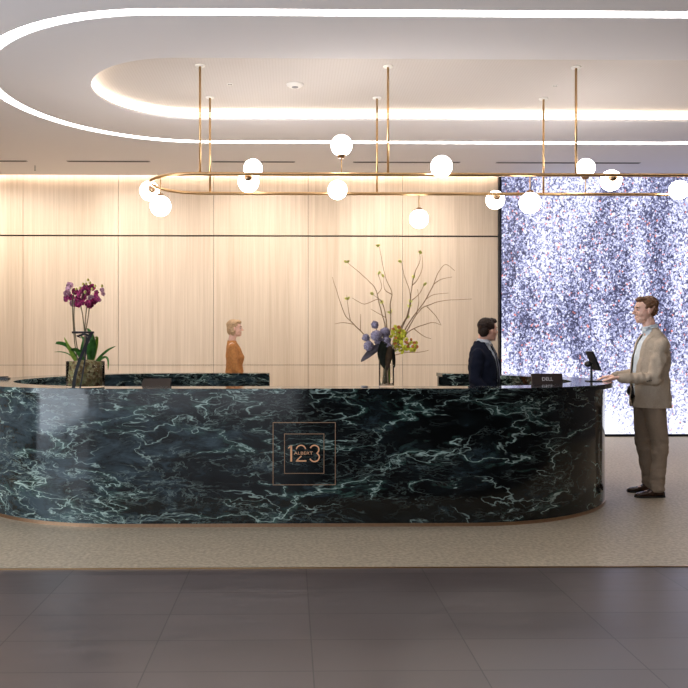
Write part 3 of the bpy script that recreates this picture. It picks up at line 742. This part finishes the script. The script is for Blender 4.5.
def hand(bm, w, d, nrm, side, curl=.5, sc=1.0):
    """w wrist, d direction, nrm palm normal (towards what is touched), side thumb side"""
    d = Vector(d).normalized(); nrm = Vector(nrm); nrm = (nrm-d*nrm.dot(d)).normalized(); side = Vector(side); side = (side-d*side.dot(d)-nrm*side.dot(nrm)).normalized()
    w = Vector(w)
    for k, (off, L) in enumerate(((.030, .078), (.010, .086), (-.010, .080), (-.029, .064))):
        b = w+side*off*.55*sc+d*.01; kn = w+d*.088*sc+side*off*sc-nrm*.004*sc
        limb(bm, [b, kn], [.018*sc, .0125*sc], 8)
        a = curl*(.55+.15*k); f1 = (d*math.cos(a)+nrm*math.sin(a)+side*(off*1.5)).normalized(); a2 = a+curl*.8; f2 = (d*math.cos(a2)+nrm*math.sin(a2)+side*off).normalized()
        m1 = kn+f1*L*.5*sc; m2 = m1+f2*L*.5*sc
        limb(bm, [kn, m1, m2], [.0105*sc, .009*sc, .0072*sc], 8)
    t0 = w+d*.025*sc+side*.02*sc; t1 = t0+(d*.7+side*.75+nrm*.25).normalized()*.042*sc; t2 = t1+(d*.95+side*.25+nrm*.25).normalized()*.032*sc; t3 = t2+(d+nrm*.2).normalized()*.022*sc
    limb(bm, [t0, t1, t2, t3], [.017*sc, .0125*sc, .0105*sc, .008*sc], 8)
def head_prims(bm, T, fem=False):
    E = lambda c, r, **k: ell(bm, Vector(c), r, T, **k)
    E((-.014, 0, .036), (.097, .075, .083), u=24, v=16); E((.018, 0, -.015), (.068, .063, .088), u=20, v=14)
    E((.034, 0, -.072), (.054, .050, .040)); E((.066, 0, -.094), (.019, .022, .017)); E((-.005, 0, -.06), (.05, .05, .045))
    E((.076, 0, .030), (.016, .046, .012)); E((.083, 0, -.055), (.013, .023, .006)); E((.081, 0, -.066), (.013, .020, .007))
    for s in (-1, 1):
        E((.052, s*.036, -.03), (.026, .022, .026)); E((-.004, s*.077, -.008), (.018, .008, .031), u=12, v=8); E((.094, s*.011, -.027), (.010, .008, .008), u=8, v=6)
    q = [T @ Vector(p) for p in ((.084, 0, .022), (.098, 0, -.002), (.1105, 0, -.022))]
    limb(bm, q, [.008, .009, .011], 8)
def finish(bm, name, m, root, smooth=True):
    o = obj(name, bm, m, root, smooth, off=Matrix.Identity(4)); return o
def hair_mesh(T, prims, seed, amp=.006, voxel=.0055):
    bm = bmesh.new()
    for c, r in prims: ell(bm, Vector(c), r, T)
    bm = remesh(bm, voxel, 3); disp(bm, amp, 70, seed, stretch=(.5, 1, 1)); return bm
def lerp_rings(zs, prof):
    pass
skin = noisy('skin', (.72, .43, .33), .5, 50, .08, 0, spec=.4); skin.node_tree.nodes['Principled BSDF'].inputs['Subsurface Weight'].default_value = .08
skin.node_tree.nodes['Principled BSDF'].inputs['Subsurface Radius'].default_value = (.02, .008, .004)
skin2 = noisy('skin_tan', (.58, .30, .21), .5, 50, .08, 0)
def eyes(T, root, shirtc=None):
    for s in (-1, 1):
        bm = bmesh.new(); ell(bm, Vector((.073, s*.030, .006)), (.0105, .011, .006), T, 12, 8); o = finish(bm, 'eye', mat('eye_white', (.55, .5, .47), .3), root)
        b2 = bmesh.new(); ell(b2, Vector((.080, s*.031, .006)), (.005, .006, .005), T, 10, 8); finish(b2, 'iris', mat('iris', (.03, .025, .02), .2), o)
        b3 = bmesh.new(); limb(b3, [T @ Vector((.090, s*.016, .026)), T @ Vector((.086, s*.034, .030)), T @ Vector((.074, s*.047, .025))], [.0035, .004, .0025], 6); finish(b3, 'eyebrow', mat('eyebrow', (.06, .03, .015), .8), root)
def shoe(T, m, root, sole):
    bm = bmesh.new()
    secs = [(-.07, .030, .045, .05), (-.045, .037, .06, .07), (-.005, .037, .055, .10), (.04, .036, .045, .09), (.09, .042, .035, .06), (.14, .044, .028, .05), (.18, .036, .022, .042), (.205, .018, .014, .03)]
    rings = []
    for x, wy, hz, top in secs:
        rr = []
        for k in range(16):
            a = 2*PI*k/16; yy = wy*math.cos(a); zz = .012+max(0, (top-.012))*(.5+.5*math.sin(a)) if math.sin(a) > -.3 else .012
            rr.append(bm.verts.new(T @ Vector((x, yy, zz))))
        rings.append(rr)
    for A, B in zip(rings, rings[1:]):
        for k in range(16): bm.faces.new((A[k], A[(k+1) % 16], B[(k+1) % 16], B[k]))
    bm.faces.new(rings[0][::-1]); bm.faces.new(rings[-1])
    o = finish(bm, 'shoe', m, root)
    bm = bmesh.new(); L = [(x, w+.004) for x, w, _, _ in secs]; pts = [(x, w) for x, w in L]+[(x, -w) for x, w in L[::-1]]
    lo = [bm.verts.new(T @ Vector((x, y, .0))) for x, y in pts]; up = [bm.verts.new(T @ Vector((x, y, .016))) for x, y in pts]
    for k in range(len(pts)): bm.faces.new((lo[k], lo[(k+1) % len(pts)], up[(k+1) % len(pts)], up[k]))
    bm.faces.new(lo[::-1]); bm.faces.new(up); finish(bm, 'sole', sole, o, False)
def jacket_cut(bm, zhem, w0, slope, x_front, lapel=None):
    """open the front between two slanting planes |y| = w0 + slope*z, cut the hem, raise lapels"""
    ow = lambda z: w0+slope*z
    for sg in (1, -1):
        g = [f for f in bm.faces if f.calc_center_median().x > x_front(0)-.02]
        geom = set(g); [geom.update(f.edges) for f in g]; [geom.update(f.verts) for f in g]
        bmesh.ops.bisect_plane(bm, geom=list(geom), dist=1e-5, plane_co=(0, sg*w0, 0), plane_no=Vector((0, sg, -slope)).normalized())
    bmesh.ops.bisect_plane(bm, geom=bm.verts[:]+bm.edges[:]+bm.faces[:], dist=1e-5, plane_co=(0, 0, zhem), plane_no=(0, 0, -1), clear_outer=True)
    bm.normal_update()
    if lapel:
        N = {v: v.normal.copy() for v in bm.verts}
        for v in bm.verts:
            z = v.co.z; w = ow(z); lw = lapel(z)
            if v.co.x > x_front(z) and w-.002 < abs(v.co.y) < w+lw: v.co += N[v]*.007
    kill = [f for f in bm.faces if (lambda c, n: n.x > .0 and c.x > x_front(c.z) and abs(c.y) < ow(c.z))(f.calc_center_median(), f.normal)]
    bmesh.ops.delete(bm, geom=kill, context='FACES')
    bmesh.ops.remove_doubles(bm, verts=bm.verts, dist=.0025)
    bmesh.ops.dissolve_degenerate(bm, dist=.0005, edges=bm.edges)
    bmesh.ops.delete(bm, geom=[v for v in bm.verts if not v.link_faces], context='VERTS')
    bmesh.ops.recalc_face_normals(bm, faces=bm.faces)
    before = [(v, v.co.copy()) for v in bm.verts]
    bmesh.ops.solidify(bm, geom=bm.faces[:], thickness=.005)
    lim = [max(abs(c[k]) for _, c in before)+.01 for k in range(3)]
    bad = [v for v in bm.verts if any(abs(v.co[k]) > lim[k] for k in range(3)) or any((e.other_vert(v).co-v.co).length > .035 for e in v.link_edges)]
    for v in bad:
        n = [e.other_vert(v) for e in v.link_edges]; n = [q for q in n if q not in bad] or n
        v.co = sorted((q.co for q in n), key=lambda c: (c-min((b[1] for b in before), key=lambda d: (d-c).length)).length)[0].copy()
def W2L(root): return root.matrix_basis.inverted()

# --- man in beige suit, standing at the counter's right end -------------------
mx, my = 3.42, 7.42
man = thing('person', 'man in beige-grey suit standing at the counter end beside tablet, seen in profile', 'person', (mx, my, .004), PI)
# local: +x forward (world -x), +y = world -y (towards camera): left side
suit = noisy('beige_suit', (.43, .345, .26), .85, 220, .18, .25); suit_d = noisy('beige_trousers', (.29, .215, .15), .85, 220, .18, .25)
shirtm = noisy('pale_shirt', (.66, .72, .76), .8, 120, .06, .1)
shoem = noisy('brown_leather', (.045, .02, .012), .25, 30, .3, .05); solem = mat('shoe_sole', (.01, .008, .007), .5)
def ml(px, py, wy=my):
    p = at(px, py, wy); return Vector((mx-p.x, my-wy, p.z-.004))
HT_ = Matrix.Translation(ml(645.2, 310.5)) @ Matrix.Rotation(math.radians(2), 4, 'Y') @ Matrix.Scale(1.06, 4)
neck0, neck1 = ml(648, 319), ml(650.5, 334)
shL, shR = Vector((.02, .165, 1.415)), Vector((.02, -.165, 1.415))
shL.x = ml(653, 340).x; shR.x = shL.x
elL = ml(654, 379, my-.21); wrL = ml(621.5, 378.5, my-.12)
elR = ml(648, 374, my+.22); wrR = ml(614, 374.5, my+.16)
wrL.z = 1.108; wrR.z = 1.108
hipz = .95; hx = ml(652, 395).x
nearF = Vector((ml(656.5, 495, my-.12).x, .115, 0)); farF = Vector((ml(649, 490, my+.13).x, -.12, 0))
kneeN = Vector((ml(655, 446).x, .105, .50)); kneeF = Vector((ml(648, 446).x, -.105, .50))
bm = bmesh.new(); head_prims(bm, HT_)
limb(bm, [neck0+Vector((-.002, 0, -.01)), neck1], [.056, .060]); limb(bm, [neck1+Vector((0, 0, -.03)), shL+Vector((0, -.03, -.02))], [.045, .04]); limb(bm, [neck1+Vector((0, 0, -.03)), shR+Vector((0, .03, -.02))], [.045, .04])
loft(bm, [(hx, 0, .86, .09, .14), (hx, 0, .98, .10, .155), (hx+.02, 0, 1.12, .09, .135), (hx, 0, 1.3, .10, .155), (hx-.01, 0, 1.44, .085, .15), (hx-.01, 0, 1.5, .05, .08)])
for s, sh, el, wr in ((1, shL, elL, wrL), (-1, shR, elR, wrR)):
    limb(bm, [sh, sh.lerp(el, .5), el, el.lerp(wr, .35), wr], [.050, .046, .038, .039, .025])
for kn, ft, s in ((kneeN, nearF, 1), (kneeF, farF, -1)):
    limb(bm, [Vector((hx, s*.085, .90)), kn, kn.lerp(ft, .35)+Vector((-.01, 0, 0)), ft+Vector((0, 0, .09))], [.08, .052, .05, .036])
    limb(bm, [ft+Vector((-.02, 0, .05)), ft+Vector((.1, 0, .035))], [.03, .025])
hand(bm, wrL, (1, -.12, -.16), (0, 0, -1), (0, -1, 0), .16)
hand(bm, wrR, (1, .05, -.16), (0, 0, -1), (0, 1, 0), .16)
bm = remesh(bm, .005, 3); finish(bm, 'body', skin, man)
eyes(HT_, man)
o = finish(hair_mesh(HT_, [((-.028, 0, .058), (.094, .080, .074)), ((-.060, 0, .005), (.050, .069, .062)), ((.030, .010, .098), (.056, .050, .027)), ((.058, .012, .096), (.026, .04, .018)), ((-.01, .070, .045), (.04, .014, .03)), ((-.01, -.070, .045), (.04, .014, .03)), ((.018, .069, .03), (.010, .010, .02))], 3), 'hair', noisy('auburn_hair', (.13, .055, .022), .55, 80, .4, .3, stretch=(.4, 1, 1)), man)
# shirt
bm = bmesh.new()
loft(bm, [(hx+.035, 0, .93, .115, .155), (hx+.045, 0, 1.05, .125, .155), (hx+.045, 0, 1.15, .122, .155), (hx+.035, 0, 1.30, .118, .165), (hx+.015, 0, 1.42, .10, .165), (hx-.01, 0, 1.50, .075, .12), (neck1.x+.005, 0, 1.535, .074, .074), (neck1.x+.014, 0, 1.578, .068, .066)], 32)
bm = remesh(bm, .008, 3); disp(bm, .006, 14, 2)
finish(bm, 'shirt', shirtm, man)
bm = bmesh.new()
cz = 1.590
ringp = [Vector((neck1.x+.014+.070*math.cos(a), .068*math.sin(a), cz+.004-.050*max(0, math.cos(a))**2+.014*max(0, -math.cos(a)))) for a in [2*PI*k/28 for k in range(28)]]
lo = [bm.verts.new(p+Vector(((p.x-neck1.x-.014)*.15, p.y*.18, -.032))) for p in ringp]; up = [bm.verts.new(p) for p in ringp]
for k in range(28):
    if k in (25, 26, 27, 0, 1, 2): continue
    bm.faces.new((lo[k], lo[(k+1) % 28], up[(k+1) % 28], up[k]))
bmesh.ops.solidify(bm, geom=bm.faces[:], thickness=.004); finish(bm, 'collar', shirtm, man)
# trousers
bm = bmesh.new()
loft(bm, [(hx+.02, 0, .80, .11, .165), (hx+.01, 0, .88, .122, .175), (hx-.0, 0, 1.0, .125, .165), (hx+.015, 0, 1.04, .12, .16)], 28)
for kn, ft, s in ((kneeN, nearF, 1), (kneeF, farF, -1)):
    a = Vector((hx+.025, s*.088, .86)); hem = ft+Vector((-.002, 0, .085))
    limb(bm, [a, a.lerp(kn, .5)+Vector((.004, 0, 0)), kn, kn.lerp(hem, .5)+Vector((-.004, 0, 0)), hem], [.103, .092, .075, .068, .068], 18)
bm = remesh(bm, .009, 5)
disp(bm, .011, 9, 4, stretch=(1, 1, 1.5), test=lambda c: 1 if c.z < .6 else .35); disp(bm, .009, 22, 9, stretch=(1.1, .9, 1.5), test=lambda c: 1 if c.z < .28 or .4 < c.z < .56 else .2)
for v in bm.verts:
    if v.co.z < .05: v.co.z = .05
finish(bm, 'trousers', suit_d, man)
for ft, s in ((nearF, 1), (farF, -1)): shoe(Matrix.Translation(ft+Vector((0, 0, 0))) @ Matrix.Rotation(s*math.radians(6), 4, 'Z'), shoem, man, solem)
# jacket
jb = ml(669, 360).x   # back surface
bm = bmesh.new()
def tr(z, back, front, b, p=.9): return ((back+front)/2, 0, z, (front-back)/2, b, p)
hemz = ml(650, 407).z
loft(bm, [tr(hemz-.03, ml(668.5, 405).x, ml(632, 405).x, .205), tr(.92, ml(669, 398).x, ml(632.5, 396).x, .20), tr(1.05, ml(667, 384).x, ml(633, 384).x, .188), tr(1.17, ml(666.5, 370).x, ml(634, 370).x, .182), tr(1.30, ml(667.5, 357).x, ml(636, 357).x, .195), tr(1.40, ml(666.5, 346).x, ml(638.5, 346).x, .20), tr(1.46, ml(664, 340).x, ml(641, 340).x, .175), tr(1.505, ml(661, 334).x, ml(643.5, 334).x, .12), tr(1.55, ml(658.5, 329.5).x, ml(646, 329.5).x, .078), tr(1.58, ml(656.5, 326).x, ml(648, 326).x, .070)], 36)
for s, sh, el, wr in ((1, shL, elL, wrL), (-1, shR, elR, wrR)):
    w2 = el.lerp(wr, .93); w3 = el.lerp(wr, .98)
    limb(bm, [sh+Vector((0, s*.008, -.005)), sh.lerp(el, .5)+Vector((-.002, 0, 0)), el, el.lerp(wr, .5)+Vector((0, 0, -.005)), w3], [.064, .068, .065, .062, .045], 18)
bm = remesh(bm, .009, 6)
disp(bm, .015, 9, 11, stretch=(1, 1, 1.2)); disp(bm, .015, 20, 5, test=lambda c: 1 if abs(c.y) > .15 and 1.0 < c.z < 1.35 else .25, stretch=(1.4, .7, .8))
jacket_cut(bm, hemz, -.035, .075, lambda z: hx+.045, lapel=lambda z: .05 if 1.14 < z < 1.50 else 0)
finish(bm, 'jacket', suit, man)
bm = bmesh.new()
for px, py in ((617.9, 383),): pass
for k in range(3): ell(bm, Vector((elL.x+.05+.018*k, elL.y+.052, elL.z-.01-.004*k)), (.006, .003, .006), u=8, v=6)
finish(bm, 'sleeve_button', solem, man)
# lump for the jacket's far flap, its shade put in as black
q = ml(630.5, 391, my+.10)
bm = bmesh.new(); ell(bm, q+Vector((0, 0, .0)), (.032, .06, .055)); ell(bm, q+Vector((-.02, 0, -.04)), (.02, .05, .035)); bm = remesh(bm, .008, 2); disp(bm, .012, 20, 3)
bm.transform(man.matrix_basis)
tag(rebase(obj('shaded_flap', bm, M['black'], None, True), man.matrix_basis @ q), 'black stand-in for the shaded far jacket flap under the forearm of the man in beige', 'jacket flap')

# --- receptionist in navy suit -----------------------------------------------
rx, ry = at(484.3, 340, 8.35).x, 8.35
rec = thing('person', 'dark-haired man in navy suit and tie standing behind the counter', 'person', (rx, ry, .004), math.radians(-32))
navy = noisy('navy_suit', (.008, .010, .020), .9, 220, .25, .2, spec=.1); wsh = noisy('white_shirt', (.62, .66, .72), .8, 120, .06, .1); tiem = noisy('navy_tie', (.006, .007, .015), .5, 90, .2, .1)
S = 1.70/1.85
HTr = Matrix.Translation((.045, 0, 1.56)) @ Matrix.Rotation(math.radians(54), 4, 'Z') @ Matrix.Scale(1.0, 4)
bm = bmesh.new(); head_prims(bm, HTr); limb(bm, [(.0, 0, 1.52), (-.02, 0, 1.40)], [.056, .062])
limb(bm, [(-.02, -.12, 1.325), (-.02, .12, 1.325)], [.05, .05])
loft(bm, [(0, 0, .78, .09, .14), (0, 0, .9, .10, .15), (.01, 0, 1.05, .09, .13), (0, 0, 1.2, .10, .15), (-.01, 0, 1.34, .085, .145), (-.01, 0, 1.4, .05, .08)])
AR = []
for s in (-1, 1):
    sh, el, wr = Vector((-.01, s*.17, 1.31)), Vector((-.03, s*.215, 1.05)), Vector((.14, s*.19, .88)); AR.append((s, sh, el, wr))
    limb(bm, [sh, sh.lerp(el, .5), el, el.lerp(wr, .35), wr], [.05, .045, .038, .038, .025])
    hand(bm, wr, (.8, 0, -.6), (0, -s, 0), (.6, 0, .8), .5)
    limb(bm, [(0, s*.085, .82), (.01, s*.1, .46), (-.01, s*.1, .3), (-.02, s*.105, .09)], [.08, .052, .05, .036]); limb(bm, [(-.03, s*.105, .05), (.09, s*.105, .035)], [.03, .025])
bm = remesh(bm, .005, 3); finish(bm, 'body', skin2, rec); eyes(HTr, rec)
finish(hair_mesh(HTr, [((-.030, 0, .056), (.096, .083, .080)), ((-.062, 0, .000), (.052, .072, .072)), ((.035, .0, .096), (.058, .060, .034)), ((-.012, .071, .04), (.04, .014, .04)), ((-.012, -.071, .04), (.04, .014, .04))], 8), 'hair', noisy('dark_hair', (.018, .009, .006), .6, 80, .4, .3, spec=.2), rec)
bm = bmesh.new(); loft(bm, [(.02, 0, .8, .12, .155), (.03, 0, 1.0, .12, .15), (.03, 0, 1.18, .118, .16), (.01, 0, 1.30, .10, .155), (-.01, 0, 1.37, .075, .11), (-.012, 0, 1.41, .068, .068), (-.003, 0, 1.465, .064, .062)], 32)
finish(remesh(bm, .008, 3), 'shirt', wsh, rec)
bm = bmesh.new()
ringp = [Vector((.000+.070*math.cos(a), .068*math.sin(a), 1.468-.030*max(0, math.cos(a))**2+.012*max(0, -math.cos(a)))) for a in [2*PI*k/28 for k in range(28)]]
lo = [bm.verts.new(p+Vector((p.x*.2, p.y*.18, -.03))) for p in ringp]; up = [bm.verts.new(p) for p in ringp]
for k in range(1, 27): bm.faces.new((lo[k], lo[k+1], up[k+1], up[k]))
bmesh.ops.solidify(bm, geom=bm.faces[:], thickness=.004); finish(bm, 'collar', wsh, rec)
bm = bmesh.new(); 
tp = [(.075, 1.42), (.098, 1.36), (.128, 1.28), (.150, 1.18), (.155, 1.05), (.15, .92)]
for (xa, za), (xb, zb2), wa, wb in zip(tp, tp[1:], (.018, .016, .022, .028, .034), (.016, .022, .028, .034, .03)):
    bm.faces.new([bm.verts.new(v) for v in ((xa, -wa, za), (xa, wa, za), (xb, wb, zb2), (xb, -wb, zb2))])
bmesh.ops.remove_doubles(bm, verts=bm.verts, dist=.0005); bmesh.ops.solidify(bm, geom=bm.faces[:], thickness=.006); finish(bm, 'tie', tiem, rec)
bm = bmesh.new(); loft(bm, [(0, 0, .72, .115, .155), (-.01, 0, .82, .13, .165), (0, 0, .95, .12, .155)], 28)
for s in (-1, 1): limb(bm, [(0, s*.088, .78), (.01, s*.095, .46), (-.02, s*.105, .1)], [.11, .085, .075], 16)
bm = remesh(bm, .01, 4); disp(bm, .012, 12, 6)
for v in bm.verts: v.co.z = max(v.co.z, .045)
finish(bm, 'trousers', navy, rec)
for s in (-1, 1): shoe(Matrix.Translation((-.02, s*.105, 0)), solem, rec, solem)
bm = bmesh.new(); loft(bm, [(.0, 0, .72, .155, .19, .9), (0, 0, .85, .155, .19, .9), (.005, 0, .98, .150, .178, .9), (0, 0, 1.1, .152, .18, .9), (-.005, 0, 1.22, .152, .19, .9), (-.015, 0, 1.31, .132, .19, .9), (-.022, 0, 1.37, .105, .155, .9), (-.028, 0, 1.415, .085, .10), (-.03, 0, 1.45, .074, .074)], 36)
for s, sh, el, wr in AR: limb(bm, [sh+Vector((0, s*.01, -.01)), sh.lerp(el, .5), el, el.lerp(wr, .5), el.lerp(wr, .95)], [.075, .070, .060, .054, .043], 18)
bm = remesh(bm, .009, 6); disp(bm, .012, 9, 21); disp(bm, .008, 22, 15)
jacket_cut(bm, .73, -.10, .125, lambda z: .03, lapel=lambda z: .055 if 1.05 < z < 1.32 else 0)
finish(bm, 'jacket', navy, rec)

# --- woman in orange walking behind ------------------------------------------
wx, wy = at(234, 340, 10.5).x, 10.5
wo = thing('person', 'person in orange top with fair hair walking along the wood wall', 'person', (wx, wy, .004), math.radians(0))
orange = noisy('orange_cloth', (.42, .17, .045), .85, 40, .2, .2); dk = noisy('dark_trousers', (.05, .04, .035), .85, 60, .2, .1)
HTw = Matrix.Translation((.015, 0, 1.625)) @ Matrix.Scale(.93, 4)
bm = bmesh.new(); head_prims(bm, HTw); limb(bm, [(-.01, 0, 1.56), (-.03, 0, 1.44)], [.048, .052]); limb(bm, [(-.02, -.10, 1.40), (-.02, .10, 1.40)], [.042, .042])
loft(bm, [(0, 0, .84, .09, .14), (0, 0, .93, .10, .155), (.01, 0, 1.08, .078, .115), (0, 0, 1.25, .09, .13), (-.01, 0, 1.38, .075, .125), (-.01, 0, 1.44, .045, .07)])
WA = []
for s, sw in ((-1, 1), (1, -1)):
    sh, el, wr = Vector((-.01, s*.15, 1.375)), Vector((-.02+sw*.05, s*.19, 1.11)), Vector((.02+sw*.16, s*.18, .90)); WA.append((s, sh, el, wr))
    limb(bm, [sh, sh.lerp(el, .5), el, el.lerp(wr, .35), wr], [.042, .038, .033, .033, .021]); hand(bm, wr, (.25*sw+.1, 0, -.95), (0, -s, 0), (1, 0, 0), .4, .9)
LG = [(-1, Vector((-.04, -.09, .47)), Vector((-.27, -.09, .0))), (1, Vector((.16, .09, .49)), Vector((.22, .09, .0)))]
for s, kn, ft in LG: limb(bm, [(0, s*.085, .88), kn, kn.lerp(ft+Vector((0, 0, .09)), .4), ft+Vector((0, 0, .09))], [.085, .05, .048, .034]); limb(bm, [ft+Vector((-.02, 0, .05)), ft+Vector((.09, 0, .03))], [.028, .022])
bm = remesh(bm, .0055, 3); finish(bm, 'body', skin, wo); eyes(HTw, wo)
finish(hair_mesh(HTw, [((-.028, 0, .052), (.098, .086, .082)), ((-.065, 0, -.01), (.055, .076, .085)), ((.03, 0, .09), (.06, .065, .035)), ((-.03, .06, -.03), (.04, .028, .07)), ((-.03, -.06, -.03), (.04, .028, .07))], 12), 'hair', noisy('fair_hair', (.46, .29, .15), .6, 80, .3, .3), wo)
bm = bmesh.new(); loft(bm, [(0, 0, .78, .135, .18), (0, 0, .93, .125, .172), (.01, 0, 1.08, .108, .142), (.012, 0, 1.25, .118, .152), (-.01, 0, 1.36, .10, .15), (-.02, 0, 1.43, .07, .10), (-.025, 0, 1.47, .056, .06)], 30)
for s, sh, el, wr in WA: limb(bm, [sh, sh.lerp(el, .5), el, el.lerp(wr, .9)], [.058, .054, .048, .038], 16)
bm = remesh(bm, .01, 5); disp(bm, .014, 10, 31); finish(bm, 'top', orange, wo)
bm = bmesh.new(); loft(bm, [(0, 0, .80, .11, .155), (0, 0, .90, .12, .165), (0, 0, .98, .105, .15)], 26)
for s, kn, ft in LG: limb(bm, [(0, s*.085, .86), kn, ft+Vector((0, 0, .11))], [.105, .07, .06], 16)
bm = remesh(bm, .01, 4)
finish(bm, 'trousers', dk, wo)
for s, kn, ft in LG: shoe(Matrix.Translation(ft) @ Matrix.Scale(.9, 4), solem, wo, solem)

# ------------------------------------------------------------------ lighting
w = bpy.data.worlds.new('world'); bpy.context.scene.world = w; w.use_nodes = True
wb = w.node_tree.nodes['Background']; wb.inputs['Color'].default_value = (.86, .90, 1.0, 1); wb.inputs['Strength'].default_value = .7
def area(name, loc, rot, sx, sy, e, col):
    l = bpy.data.lights.new(name, 'AREA'); l.shape = 'RECTANGLE'; l.size = sx; l.size_y = sy; l.energy = e; l.color = col
    o = bpy.data.objects.new(name, l); C.objects.link(o); o.location = loc; o.rotation_euler = rot; return o
# daylight through the left glazing
area('daylight', (X0+.05, 2.2, 2.0), (0, -PI/2, 0), 3.4, 5.0, 120, (.80, .90, 1.0))
# luminaires in the ceiling slots, washing the wall
for a, b in ((-60, 27), (67, 150), (212, 295), (353, 460)):
    A, B = at(a, 162, 11.22).x, at(b, 162, 11.22).x
    area('slot_light', ((A+B)/2, 11.22, ZC-.012), (math.radians(22), 0, 0), B-A, .04, 14*(B-A)**.5, (1, .90, .78)).data.spread = math.radians(125)
vs_ = bpy.context.scene.view_settings
vs_.view_transform = 'Standard'; vs_.look = 'None'; vs_.gamma = 1; vs_.use_curve_mapping = False; vs_.exposure = 1.3
